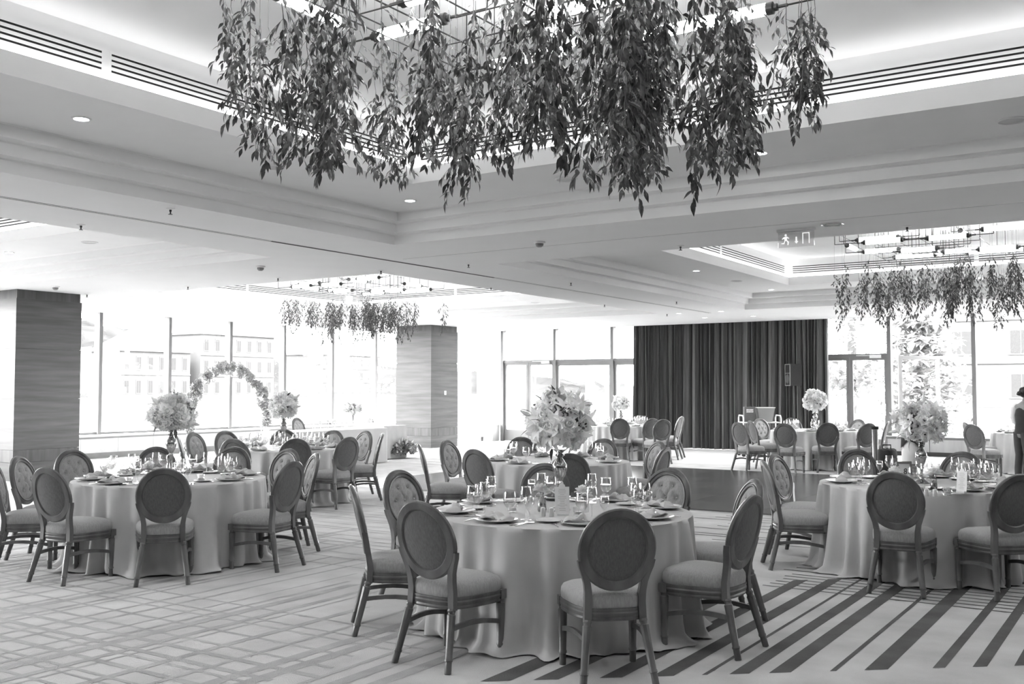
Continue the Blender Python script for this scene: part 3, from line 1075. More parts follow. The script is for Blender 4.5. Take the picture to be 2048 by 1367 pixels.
# ------------------------------------------------------------------ chandeliers and hanging greenery
TUBES = [('x', -.67, -.85, 3.76, .55), ('x', 1.10, -.95, 3.76, .55), ('x', -.88, .25, 3.72, .50), ('x', -.53, 1.08, 3.70, .60), ('x', .70, 1.12, 3.70, .80), ('x', .32, .35, 3.64, .50), ('x', -.2, -.3, 3.62, .50), ('x', .85, .2, 3.62, .50), ('x', -.5, -1.25, 3.66, .50), ('x', .4, -1.3, 3.64, .50),
         ('y', -1.2, -.3, 3.73, .50), ('y', .5, -.6, 3.78, .50), ('y', -.1, .72, 3.68, .42), ('y', 1.35, .2, 3.71, .50)]
CTOP = 4.238
def chandelier(c, label):
    t = thing('tube_chandelier', label, 'chandelier', (c.x, c.y, 0), 0, 'tube chandeliers in the coffers')
    for ax, x, y, z, L in TUBES:
        z += .14
        Mx = Matrix.Translation((x, y, z)) @ (Matrix.Rotation(PI / 2, 4, 'Y') if ax == 'x' else Matrix.Rotation(-PI / 2, 4, 'X'))
        key = ('tube', ax, L)
        if key not in MC:
            rot = (Matrix.Rotation(PI / 2, 4, 'Y') if ax == 'x' else Matrix.Rotation(-PI / 2, 4, 'X'))
            m = MB()
            m.lathe([(.030, -L / 2), (.036, -L / 2 + .006), (.036, L / 2 - .006), (.030, L / 2)], 14, rot)
            a = m.mesh('light_tube', 'tube_light', True)
            m = MB()
            if True:
                m2 = Matrix.Identity(4)
                m.lathe([(.037, L / 2 - .004), (.037, L / 2 + .035), (.022, L / 2 + .042), (.022, L / 2 + .06), (.010, L / 2 + .065), (.010, L / 2 + .12)], 12, rot @ m2)
            b = m.mesh('end_cap', 'black_metal', True)
            MC[key] = (a, b)
        a, b = MC[key]
        ob = obj('light_tube', a, t, (x, y, z))
        obj('end_cap', b, ob)
        obj('end_cap', b, ob, None, (0, 0, PI))
    # steel rods: droppers and cross bars
    rr = random.Random(11)
    m = MB()
    for ax, x, y, z, L in TUBES:
        z += .14
        d = Vector((1, 0, 0)) if ax == 'x' else Vector((0, 1, 0))
        for s in (-1, 1):
            e = Vector((x, y, z)) + d * s * (L / 2 + .11)
            ex = e + d * s * rr.uniform(.05, .35)
            m.tube([e, ex], .006, 5)
            m.tube([ex, (ex.x, ex.y, CTOP)], .005, 5)
    m.build('dropper_rod', 'black_metal', t)['kind'] = 'stuff'
    m = MB()
    for k in range(9):
        y = -1.35 + k * .34
        z = rr.choice((3.74, 3.82, 3.90, 3.98))
        xa, xb = rr.uniform(-1.4, -.3), rr.uniform(.2, 1.45)
        m.tube([(xa, y, z), (xb, y, z)], .005, 5)
        x = -1.3 + k * .33
        ya, yb_ = rr.uniform(-1.4, -.3), rr.uniform(.2, 1.4)
        m.tube([(x, ya, z + .05), (x, yb_, z + .05)], .005, 5)
        for q in (xa, xb, (xa + xb) / 2):
            m.tube([(q, y, z), (q, y, CTOP)], .004, 5)
    m.build('cross_bar', 'black_metal', t)['kind'] = 'stuff'
    return t
MC = {}
CH = [(CC[(1, 0)][1], 'tube chandelier with steel rods in the nearest coffer, half hidden by vines'), (CC[(1, 1)][1], 'tube chandelier with steel rods in the right coffer above the curtain'), (CC[(0, 1)][1], 'tube chandelier with steel rods near the left windows')]
for c, l in CH:
    chandelier(c, l)

def leaf_verts(L, w, fold=.25, curl=.25):
    ws = [.0, .62, 1.0, .85, .45, 0]
    n = len(ws) - 1
    vs = []
    for i, k in enumerate(ws):
        u = i / n
        z = -curl * L * u * u
        hw = w / 2 * k
        vs += [(-hw, L * u, z + hw * fold), (0, L * u, z), (hw, L * u, z + hw * fold)]
    fs = []
    for i in range(n):
        a = i * 3
        fs += [(a, a + 1, a + 4, a + 3), (a + 1, a + 2, a + 5, a + 4)]
    return vs, fs
def basis(d, up=None):
    d = d.normalized()
    up = up or Vector((0, 0, 1))
    s = d.cross(up)
    if s.length < 1e-4:
        s = d.orthogonal()
    s.normalize()
    n = s.cross(d)
    return Matrix((s, d, n)).transposed().to_4x4()
def strand(seed, L, dens=1., bare=.16):
    """returns stem path and leaf transforms; hangs from origin to -L"""
    rr = random.Random(seed)
    pts = [Vector((0, 0, 0))]
    n = 12
    lean = Vector((rr.uniform(-.10, .10), rr.uniform(-.10, .10), 0))
    for i in range(1, n + 1):
        u = i / n
        pts.append(Vector((lean.x * u * u + .012 * math.sin(9 * u + seed), lean.y * u * u + .012 * math.cos(8 * u + seed * 2), -L * u)))
    leaves = []
    twigs = []
    u = bare
    while u < 1.0:
        k = min(int(u * n), n - 1)
        p = pts[k].lerp(pts[k + 1], u * n - k)
        az = rr.uniform(0, 2 * PI)
        tl = rr.uniform(.07, .17) * (1.1 - .5 * u)
        d = Vector((math.cos(az), math.sin(az), -rr.uniform(.5, 1.3))).normalized()
        q = p + d * tl + Vector((0, 0, -.03))
        twigs.append((p, (p + q) / 2 + Vector((0, 0, .012)), q))
        nl = rr.randint(3, 5)
        for j in range(nl):
            v = (j + .6) / nl
            lp = p.lerp(q, v)
            a2 = az + (1 if j % 2 else -1) * rr.uniform(.4, 1.1)
            ld = Vector((math.cos(a2), math.sin(a2), -rr.uniform(.2, 1.9))).normalized()
            leaves.append((lp, ld, rr.uniform(.040, .068), rr.uniform(0, 2 * PI)))
        leaves.append((q, (d + Vector((0, 0, -.8))).normalized(), rr.uniform(.045, .07), rr.uniform(0, 6)))
        u += rr.uniform(.035, .06) / L / dens * .8
    return pts, twigs, leaves
def strand_meshes(seed, L, dens=1.):
    pts, twigs, leaves = strand(seed, L, dens)
    m = MB()
    m.tube(pts, [.0022] * len(pts), 4)
    for a, b, c in twigs:
        m.tube([a, b, c], .0011, 3)
    stem = m.mesh('stem', 'vine_stem')
    m = MB()
    for p, d, l, r in leaves:
        vs, fs = leaf_verts(l, l * .37)
        m.add(vs, fs, Matrix.Translation(p) @ basis(d) @ Matrix.Rotation(r * .25 - .8, 4, 'Y'))
    fol = m.mesh('foliage', 'leaf_dark', True, 180)
    return stem, fol, leaves
PROTO = []
for s in range(14):
    L = (.42, .52, .62, .72, .85, 1.0, 1.15)[s % 7]
    PROTO.append((L, strand_meshes(100 + s, L, 1.0)))
LEAFM = []
for q in range(5):
    vs, fs = leaf_verts(.055 + .006 * q, .020 + .002 * q, .3, .15 + .1 * q)
    LEAFM.append(MB().add(vs, fs).mesh('leaf', 'leaf_dark', True, 180))
def vine(P, L, label, group, rz, hero=0, seed=0):
    t = thing('hanging_vine', label, 'vine', P, rz, group)
    if 'thread' not in MC:
        m = MB()
        m.tube([(0, 0, 0), (0, 0, 1)], .0011, 3)
        MC['thread'] = m.mesh('thread', 'vine_stem')
    obj('thread', MC['thread'], t, None, None, (1, 1, CTOP - P[2]))
    if hero:
        pts, twigs, leaves = strand(seed, L)
        m = MB()
        m.tube(pts, [.0024] * len(pts), 4)
        for a, b, c in twigs:
            m.tube([a, b, c], .0012, 3)
        m.build('stem', 'vine_stem', t)
        leaves = sorted(leaves, key=lambda a: a[0].z)
        rr = random.Random(seed)
        for p, d, l, r in leaves[:hero]:
            obj('leaf', rr.choice(LEAFM), t, p, (basis(d) @ Matrix.Rotation(r * .25 - .8, 4, 'Y')).to_euler(), l / .067)
        m = MB()
        for p, d, l, r in leaves[hero:]:
            vs, fs = leaf_verts(l, l * .37)
            m.add(vs, fs, Matrix.Translation(p) @ basis(d) @ Matrix.Rotation(r * .25 - .8, 4, 'Y'))
        if m.v:
            stuff(m.build('foliage', 'leaf_dark', t, True, angle=180))
    else:
        pl, (stem, fol, lv) = min(PROTO, key=lambda a: abs(a[0] - L) + random.Random(seed + int(a[0] * 77)).uniform(0, .12))
        cand = [p for p in PROTO if p[0] == pl]
        pl, (stem, fol, lv) = cand[seed % len(cand)]
        obj('stem', stem, t, None, None, (1, 1, L / pl))
        stuff(obj('foliage', fol, t, None, None, (1, 1, L / pl)))
    return t
# nearest chandelier: lower outline of the greenery as the photo shows it
ENV = [(340, 100), (370, 240), (450, 265), (520, 325), (600, 330), (650, 325), (710, 325), (790, 352), (840, 322), (900, 318), (950, 372), (1010, 300), (1070, 290), (1125, 298), (1190, 350), (1250, 355), (1330, 332), (1410, 352), (1450, 310), (1500, 318), (1540, 150), (1560, 235), (1620, 238), (1660, 150)]
def env(x):
    for (a, ya), (b, yb_) in zip(ENV, ENV[1:]):
        if a <= x <= b:
            return ya + (yb_ - ya) * (x - a) / (b - a)
    return 100
rr = random.Random(21)
c0 = CH[0][0]
def tip_z(x, y, wx, wy):
    d = (Vector((wx, wy, EYE)) - EYEV).dot(Vector((fwd.x, fwd.y, 0)).normalized())
    # z at that ground distance whose projection has image row y
    lo, hi = .4, 4.3
    for _ in range(30):
        mid = (lo + hi) / 2
        if proj((wx, wy, mid))[1] > y:
            lo = mid
        else:
            hi = mid
    return (lo + hi) / 2
NV = 0
for px, py, lx, lab in ((520, 330, None, 'vine strand with the lowest tip at left of the nearest chandelier'), (645, 326, None, 'vine strand hanging in front of the left air vent'), (792, 360, None, 'vine strand whose tip crosses the corner of the inner coffer'), (950, 380, None, 'lowest hanging vine strand, trailing free below the coffer edge'), (1192, 354, None, 'vine strand above the round ceiling speaker'), (1252, 362, None, 'vine strand with a thin curled tip right of centre'), (1330, 334, None, 'vine strand with a broad three-leaf tip right of centre'), (1411, 357, None, 'long vine strand in front of the right air vent'), (1502, 320, None, 'vine strand with a thin tip beside the lit downlight'), (1560, 238, (1.20, 1.0), 'leftmost of three separate vine strands at right'), (1605, 240, (1.35, 1.0), 'middle of three separate vine strands at right'), (1625, 200, (1.42, .95), 'rightmost of three separate vine strands at right')):
    best = None
    for _ in range(400):
        u, v = (rr.uniform(-1.35, 1.35), rr.uniform(-.2, 1.35)) if lx is None else (lx[0] + rr.uniform(-.2, .2), lx[1] + rr.uniform(-.3, .3))
        q = proj((c0.x + u, c0.y + v, 3.2))
        e = abs(q[0] - px)
        if best is None or e < best[0]:
            best = (e, u, v)
    _, u, v = best
    zt = rr.uniform(3.70, 3.85)
    L = zt - tip_z(px, py, c0.x + u, c0.y + v)
    vine((c0.x + u, c0.y + v, zt), max(.3, L * .97), lab, 'vines of the nearest chandelier', 0, 25, 300 + NV)
    NV += 1
for k in range(112):
    for _ in range(60):
        u, v = rr.uniform(-1.4, 1.4), rr.uniform(-1.3, 1.4)
        x, y = proj((c0.x + u, c0.y + v, 3.3))
        if 440 < x < 1490 and (abs(x - 1530) > 40):
            break
    yb_ = env(x) - rr.choice((0, 8, 20, 35, 60, 90, 130, 30, 15))
    zt = rr.uniform(3.55, 3.98)
    L = zt - tip_z(x, yb_, c0.x + u, c0.y + v)
    if L < .25:
        zt = min(4.1, zt + .35)
        L = max(.3, zt - tip_z(x, yb_, c0.x + u, c0.y + v))
    vine((c0.x + u, c0.y + v, zt), min(L, 1.25), 'leafy vine strand in the dense mass under the nearest chandelier', 'vines of the nearest chandelier', rr.uniform(0, 6.28), 0, k)
for px, py, u, v in ((372, 105, -1.42, -.62), (395, 150, -1.38, -.45), (372, 258, -1.40, .2), (405, 200, -1.38, .1)):
    zt = 3.75
    L = max(.3, zt - tip_z(px, py, c0.x + u, c0.y + v))
    vine((c0.x + u, c0.y + v, zt), L, 'thin vine strand at the far left fringe of the nearest chandelier', 'vines of the nearest chandelier', 1., 0, 5)
for px, py, u, v in ((1568, 225, 1.28, .9), (1590, 235, 1.30, 1.1), (1618, 230, 1.40, 1.0), (1600, 190, 1.36, 1.05)):
    zt = 3.86
    L = max(.3, zt - tip_z(px, py, c0.x + u, c0.y + v))
    vine((c0.x + u, c0.y + v, zt), L, 'leafy vine strand among the separate cluster at the right of the nearest chandelier', 'vines of the nearest chandelier', px * .1, 0, px)
for ci, lab, grp, n in ((1, 'leafy vine strand hanging from the right-hand chandelier', 'vines of the right chandelier', 70), (2, 'leafy vine strand hanging from the chandelier near the left windows', 'vines of the far left chandelier', 84)):
    c = CH[ci][0]
    for k in range(n):
        if k < 4:
            u, v = (-1.5, 1.55)[k % 2] + rr.uniform(-.1, .1), (-.6, 1.2)[k // 2] + rr.uniform(-.2, .2)
        else:
            u, v = rr.uniform(-1.25, 1.25), rr.uniform(-1.25, 1.25)
        zt = rr.uniform(3.48, 3.72)
        vine((c.x + u, c.y + v, zt), rr.uniform(.48, .90), lab, grp, rr.uniform(0, 6.28), 0, k + 7)
# ------------------------------------------------------------------ flowers
def petal(m, L, Wd, th0, th1, cup, az, r0=.0, nv=4, nu=4, tipw=.25, M4=None, z0=0., ruff=0., rr=None):
    vs = []
    r, z = r0, z0
    rows = []
    for i in range(nv + 1):
        v = i / nv
        th = th0 + (th1 - th0) * v
        if i:
            r += math.sin(th) * L / nv
            z += math.cos(th) * L / nv
        w = Wd * (math.sin(PI * (.12 + .80 * v)) * (1 - v * .35) + tipw * v * .2)
        if i == nv:
            w *= .35
        row = []
        for j in range(nu + 1):
            u = -1 + 2 * j / nu
            x = u * w
            dpt = cup * u * u * Wd
            jit = (rr.uniform(-1, 1) * ruff) if rr and i == nv else 0
            # normal direction roughly (-cos th, sin th)
            rad = r - dpt * math.cos(th)
            zz = z + dpt * math.sin(th) + jit
            ca, sa = math.cos(az), math.sin(az)
            row.append((rad * ca - x * sa, rad * sa + x * ca, zz))
        rows.append(row)
    vs = [p for row in rows for p in row]
    fs = []
    q = nu + 1
    for i in range(nv):
        for j in range(nu):
            a = i * q + j
            fs.append((a, a + 1, a + 1 + q, a + q))
    m.add(vs, fs, M4)
def rose_mesh(seed, mat='petal_white', R_=.045):
    rr = random.Random(seed)
    m = MB()
    for lay, (n, L, th0, th1, r0) in enumerate(((3, .75, -.05, -.25, .05), (4, .85, .15, -.05, .12), (5, .95, .45, .25, .18), (6, 1.0, .8, .85, .2), (6, 1.0, 1.15, 1.45, .2))):
        for k in range(n):
            petal(m, L * R_ * 1.15, R_ * (.42 + .06 * lay), th0 + rr.uniform(-.08, .08), th1 + rr.uniform(-.15, .15), .35, 2 * PI * k / n + lay * .5 + rr.uniform(-.15, .15), r0 * R_, 3, 3, z0=-.25 * R_)
    return m.mesh('rose', [mat], True, 180)
def lily_mesh(seed, mat='petal_white', R_=.085):
    rr = random.Random(seed)
    m = MB()
    for k in range(6):
        petal(m, R_ * 1.25, R_ * (.27 if k % 2 else .34), .38, 1.35 + rr.uniform(-.2, .35), .25, PI / 3 * k + rr.uniform(-.1, .1), .006, 5, 2, 0, z0=-.05)
    return m.mesh('lily', [mat], True, 180)
def open_rose_mesh(seed, mat='petal_white', R_=.042):
    rr = random.Random(seed)
    m = MB()
    for lay, (n, L, th0, th1) in enumerate(((5, .8, .25, .55), (6, 1., .55, 1.0), (6, 1.05, .8, 1.45))):
        for k in range(n):
            petal(m, L * R_ * 1.2, R_ * .5, th0, th1 + rr.uniform(-.2, .2), .3, 2 * PI * k / n + lay * .5, .006, 3, 3, z0=-.01)
    m.cur = 1
    m.lathe([(.008, .004), (.009, .012), (.004, .018)], 8)
    return m.mesh('eustoma', [mat, 'bloom_heart'], True, 180)
def bud_mesh(mat='petal_cream'):
    m = MB()
    m.lathe([(.004, 0), (.011, .02), (.015, .045), (.012, .075), (.004, .098)], 8)
    return m.mesh('lily_bud', mat, True)
def sprig_mesh(seed, mat, n=22, R_=.035):
    rr = random.Random(seed)
    m = MB()
    for k in range(n):
        d = Vector((rr.uniform(-1, 1), rr.uniform(-1, 1), rr.uniform(-.2, 1))).normalized() * R_ * rr.uniform(.5, 1)
        vs, fs = leaf_verts(.022, .012, .2, .2)
        m.add(vs, fs[:], Matrix.Translation(d) @ basis(Vector((rr.uniform(-1, 1), rr.uniform(-1, 1), rr.uniform(-.3, 1)))))
    return m.mesh('filler_sprig', mat, True, 180)
def leafpart_mesh(L=.11, w=.038, mat='leaf_green'):
    vs, fs = leaf_verts(L, w, .3, .3)
    return MB().add(vs, fs).mesh('leaf', mat, True, 180)
ROSES = [rose_mesh(i) for i in range(3)] + [rose_mesh(9, 'petal_cream')]
LILIES = [lily_mesh(i) for i in range(3)]
EUST = [open_rose_mesh(i) for i in range(2)]
BUD = bud_mesh()
SPR = [sprig_mesh(1, 'leaf_green'), sprig_mesh(2, 'leaf_dark'), sprig_mesh(3, 'leaf_pale')]
LFG = [leafpart_mesh(), leafpart_mesh(.09, .03, 'leaf_pale'), leafpart_mesh(.10, .03, 'leaf_dark')]
def zto(d):
    return d.to_track_quat('Z', 'Y').to_euler()
def bouquet(name, label, P, R_, n, mix, seed, squash=1., group='tall white flower centrepieces', lowcut=-.75, bs=1., leaves=16, rs=None):
    """a ball of blooms; mix = weights rose, lily, eustoma, sprig"""
    rr = random.Random(seed)
    t = thing(name, label, 'flowers', P, 0, group)
    # core that the stems are pushed into, dark green so bloom gaps read dark
    m = MB()
    bm = bmesh.new()
    bmesh.ops.create_icosphere(bm, subdivisions=2, radius=R_ * .60)
    for v in bm.verts:
        v.co *= rr.uniform(.85, 1.1)
        v.co.z *= squash
    me = bpy.data.meshes.new('foam_core')
    bm.to_mesh(me)
    bm.free()
    me.materials.append(MATS['leaf_green'])
    obj('foam_core', me, t)
    ga = PI * (3 - math.sqrt(5))
    for k in range(n):
        z = 1 - (k + .5) / n * (1 - lowcut)
        a = ga * k + rr.uniform(-.25, .25)
        s = math.sqrt(max(0, 1 - z * z))
        d = Vector((s * math.cos(a), s * math.sin(a), z))
        kind = rr.choices((0, 1, 2, 3), mix)[0]
        rad = R_ * rr.uniform(.72, .98)
        pos = Vector((d.x, d.y, d.z * squash)) * rad
        dd = (d + Vector((rr.uniform(-.35, .35), rr.uniform(-.35, .35), rr.uniform(-.35, .25)))).normalized()
        e = zto(dd)
        sc_ = rr.uniform(.85, 1.2) * bs
        if kind == 0:
            obj('rose', rr.choice(rs or ROSES), t, pos, e, sc_)
        elif kind == 1:
            obj('lily', rr.choice(LILIES), t, pos, e, sc_)
        elif kind == 2:
            obj('eustoma', rr.choice(EUST), t, pos, e, sc_)
        else:
            obj('filler_sprig', rr.choice(SPR), t, pos, e, sc_ * 1.2)
    for k in range(leaves):
        d = Vector((rr.uniform(-1, 1), rr.uniform(-1, 1), rr.uniform(lowcut, 1))).normalized()
        pos = Vector((d.x, d.y, d.z * squash)) * R_ * .86
        if rr.random() < .3:
            obj('lily_bud', BUD, t, pos, zto((d + Vector((0, 0, .3))).normalized()), bs)
        else:
            obj('leaf', rr.choice(LFG), t, pos, (basis((d + Vector((0, 0, rr.uniform(-.4, .3)))).normalized())).to_euler(), bs)
    return t
def silver_stand(P, H, label, r=.052):
    t = thing('flower_stand', label, 'vase', P, 0, 'tall silver flower stands')
    b0 = H - .225
    m = MB()
    m.lathe([(.002, 0), (.070, 0), (.074, .008), (.056, .018), (.022, .04), (.016, .06), (.026, .072), (.016, .084), (.014, b0 - .03), (.024, b0 - .015), (.016, b0)], 24, cap0=False, cap1=False)
    m.build('foot', 'mercury_glass', t, True, angle=60)
    m = MB()
    m.lathe([(.016, b0), (r * .72, b0 + .04), (r, b0 + .085), (r * .95, b0 + .115), (r * .6, b0 + .145), (.018, b0 + .165)], 24, cap0=False, cap1=False)
    m.build('belly', 'mercury_glass', t, True, angle=60)
    m = MB()
    m.lathe([(.018, b0 + .165), (.034, b0 + .180), (.018, b0 + .195), (.03, b0 + .205), (.055, H), (.002, H)], 20, cap0=False, cap1=False)
    m.build('neck_dish', 'mercury_glass', t, True, angle=60)
    return t

# ------------------------------------------------------------------ tableware prototypes
def lm(name, prof, mat, n=24, angle=50, caps=(False, False)):
    m = MB()
    m.lathe(prof, n, cap0=caps[0], cap1=caps[1])
    return m.mesh(name, mat, True, angle)
PLATE = lm('dinner_plate', [(.001, .004), (.085, .004), (.098, .010), (.140, .020), (.141, .022), (.139, .0235), (.098, .0135), (.085, .008), (.001, .007)], 'porcelain', 36)
BREAD = lm('side_plate', [(.001, .003), (.05, .003), (.062, .008), (.082, .014), (.081, .0165), (.060, .011), (.001, .006)], 'porcelain', 28)
def goblet_parts(h, rb, rt, foot, bowl0):
    g = [(.001, .0), (foot, .0), (foot, .002), (.010, .006), (.0042, .014), (.0036, bowl0 - .012), (.006, bowl0), (rb * .55, bowl0 + .014), (rb * .9, bowl0 + .035), (rb, bowl0 + .055), (rb * .97, bowl0 + .075), (rt, h), (rt - .0012, h), (rb * .96, bowl0 + .074), (rb * .97, bowl0 + .055), (rb * .86, bowl0 + .036), (.002, bowl0 + .006)]
    w = [(.001, bowl0 + .008), (rb * .50, bowl0 + .016), (rb * .86, bowl0 + .037), (rb * .955, bowl0 + .055), (rb * .95, bowl0 + .066), (.001, bowl0 + .066)]
    return lm('glass', g, 'clear_glass', 20), lm('water', w, 'water', 16)
WINE = goblet_parts(.215, .039, .031, .035, .098)
WATER = goblet_parts(.185, .044, .037, .036, .070)
CORD = goblet_parts(.160, .031, .026, .030, .066)
def cutlery(kind):
    m = MB()
    if kind == 'knife':
        m.box((-.006, -.105, .001), (.006, -.005, .006))
        m.add([(-.007, -.005, .002), (.007, -.005, .002), (.009, .07, .002), (.002, .105, .002), (-.004, .09, .002), (-.007, -.005, .0045), (.007, -.005, .0045), (.009, .07, .0035), (.002, .105, .003), (-.004, .09, .0035)], [(4, 3, 2, 1, 0), (5, 6, 7, 8, 9), (0, 1, 6, 5), (1, 2, 7, 6), (2, 3, 8, 7), (3, 4, 9, 8), (4, 0, 5, 9)])
    elif kind == 'fork':
        m.loft([[(-.006, -.10, .001), (.006, -.10, .001), (.006, -.10, .0035), (-.006, -.10, .0035)], [(-.003, .0, .006), (.003, .0, .006), (.003, .0, .009), (-.003, .0, .009)], [(-.011, .035, .004), (.011, .035, .004), (.011, .035, .0065), (-.011, .035, .0065)], [(-.012, .055, .003), (.012, .055, .003), (.012, .055, .0055), (-.012, .055, .0055)]])
        for k in range(4):
            x = -.0105 + k * .007
            m.box((x - .0014, .055, .003), (x + .0014, .100, .006))
    else:
        m.loft([[(-.006, -.10, .001), (.006, -.10, .001), (.006, -.10, .0035), (-.006, -.10, .0035)], [(-.003, .03, .006), (.003, .03, .006), (.003, .03, .009), (-.003, .03, .009)], [(-.018, .06, .002), (.018, .06, .002), (.019, .06, .005), (-.019, .06, .005)], [(-.017, .085, .0015), (.017, .085, .0015), (.018, .085, .0045), (-.018, .085, .0045)], [(-.004, .102, .003), (.004, .102, .003), (.004, .102, .0055), (-.004, .102, .0055)]])
    return m.mesh(kind, 'silver', True, 50)
CUT = {k: cutlery(k) for k in ('knife', 'fork', 'spoon')}
def napkin_mesh(seed):
    rr = random.Random(seed)
    n = 14
    rings = []
    for i in range(n + 1):
        v = -1 + 2 * i / n
        x = v * .125
        hw = .052 * (.42 + .58 * abs(v) ** .7)
        hh = .012 + .016 * (1 - abs(v)) + .006 * math.sin(9 * v + seed)
        row = []
        for k in range(10):
            a = 2 * PI * k / 10
            rp = 1 + .18 * math.sin(3 * a + 5 * v + seed)
            row.append((x, hw * rp * math.cos(a), max(0, hh + hh * .9 * rp * math.sin(a))))
        rings.append(row)
    m = MB()
    m.loft(rings)
    return m.mesh('napkin', 'napkin', True, 60)
NAPK = [napkin_mesh(i) for i in range(3)]
RING = lm('napkin_ring', [(.019, -.014), (.022, -.014), (.022, .014), (.019, .014)], 'silver', 16)
HOURS = ['three', 'two', 'one', 'twelve', 'eleven', 'ten', 'nine', 'eight', 'seven', 'six', 'five', 'four']
def put(name, me, label, cat, P, rz, group, sub=None):
    o = obj(name, me, None, P, (0, 0, rz))
    tag(o, label, cat, group)
    if sub:
        for n, m2 in sub:
            obj(n, m2, o)
    return o
def setting(key, ang, hour, full, rr):
    cx, cy, r = TB[key]
    d = Vector((math.cos(ang), math.sin(ang), 0))
    s = Vector((-d.y, d.x, 0))           # to the sitter's right when facing the centre: -s .. use both sides
    C = Vector((cx, cy, ZT + .001))
    tn = TSHORT[key]
    at = '%s o\'clock place of the %s' % (hour, tn)
    g = lambda k: '%s on the %s' % (k, tn)
    P = C + d * (r - .17)
    rz = ang + PI / 2
    put('dinner_plate', PLATE, 'white dinner plate at the ' + at, 'plate', P, rz, g('plates'))
    nap = put('napkin', rr.choice(NAPK), 'folded napkin at the ' + at, 'napkin', P + Vector((0, 0, .013)), rz + rr.uniform(-.5, .5), g('napkins'))
    obj('napkin_ring', RING, nap, (0, 0, .028), (0, PI / 2, 0))
    gp = C + d * (r - .36)
    put('wine_glass', WINE[0], 'tall stemmed wine glass at the ' + at, 'glass', gp + s * .10, 0, g('wine glasses'))
    put('water_goblet', WATER[0], 'round water goblet at the ' + at, 'glass', gp + s * .02 + d * .07, 0, g('water goblets'), [('water', WATER[1])])
    if full:
        put('cordial_glass', CORD[0], 'small stemmed glass at the ' + at, 'glass', gp + s * .17 + d * .06, 0, g('small glasses'), [('water', CORD[1])] if rr.random() < .5 else None)
        put('side_plate', BREAD, 'small side plate at the ' + at, 'plate', C + d * (r - .33) - s * .19, 0, g('side plates'))
        for k, off, dr in (('knife', .185, 0), ('spoon', .215, -.01), ('fork', -.18, 0)):
            put(k, CUT[k], 'silver %s at the ' % k + at, 'cutlery', P + s * off + d * dr, rz, g(k + 's'))
TSHORT = {'T1': 'nearest table', 'T2': 'left table', 'T3': 'third table', 'T4': 'second table', 'T5': 'far left table', 'T6': 'far middle table', 'T7': 'table number 8', 'T8': 'table at the right edge'}
rr = random.Random(77)
CAMANG = math.atan2(-fwd.y, -fwd.x)
for key in TB:
    angs = sorted(R(a) for (k, ds, a, l) in CHAIRS if k == key)
    if key == 'T7':
        angs += [R(-15), R(28), R(57)]
    if key == 'T8':
        angs = [R(a) for a in (180, -135, -90, 135)]
    if key in ('T5', 'T6'):
        angs = [R(a) for a in range(-170, 190, 45)]
    used = set()
    for a in angs:
        rel = (a - CAMANG) % (2 * PI)               # 0 = towards the camera
        h = int(round((9 + rel / (PI / 6)))) % 12
        for q in (0, 1, -1, 2, -2):
            if (h + q) % 12 not in used:
                h = (h + q) % 12
                break
        used.add(h)
        setting(key, a, HOURS[h], key in ('T1', 'T2', 'T7'), rr)

# ------------------------------------------------------------------ centrepieces
def on_table(key, dx=0, dy=0):
    cx, cy, r = TB[key]
    return Vector((cx + dx, cy + dy, ZT + .001))
def ctr(key, px, py, R_, n, mix, seed, sname, fname, squash=1., bs=1., dx=0., dy=0., lv=16):
    base = on_table(key, dx, dy)
    dist = (base - EYEV).dot(fwd)
    z = tip_z(px, py, base.x, base.y)
    H = z - R_ * squash * .80 - base.z
    silver_stand(base, H, sname)
    Rm = R_
    bouquet('flower_ball', fname, (base.x, base.y, z), Rm, n, mix, seed, squash, bs=bs, leaves=lv)
ctr('T1', 1113, 846, .235, 92, (2, 3.2, 3, 1.6), 1, 'tall mirrored silver flower stand in the middle of the nearest table', 'big ball of white lilies and roses above the nearest table', .95, 1.0, lv=26)
ctr('T2', 325, 828, .200, 84, (6, .4, 1, .4), 2, 'silver flower stand in the middle of the left table', 'round ball of white roses above the left table', .92, 1.15, lv=8)
ctr('T7', 1842, 846, .225, 90, (2, 2.4, 4, 1.2), 3, 'silver flower stand beside the number 8 card', 'ball of white lilies and open roses above table number 8', .90, 1.05, lv=18)
ctr('T3', 549, 811, .19, 64, (6, .2, 1, .4), 4, 'silver flower stand of the third table', 'smaller ball of white roses in front of the flower arch', 1., 1.2, lv=10)
ctr('T5', 1241, 806, .20, 60, (4, .5, 1, 1), 5, 'slim silver flower stand of the far left table', 'pale flower ball beside the left edge of the curtain', .95, 1.1, lv=8)
ctr('T6', 1628, 802, .235, 66, (4, 1, 2, .4), 6, 'slim silver flower stand of the far middle table', 'white flower ball against the dark curtain', 1.05, 1.2, lv=6)

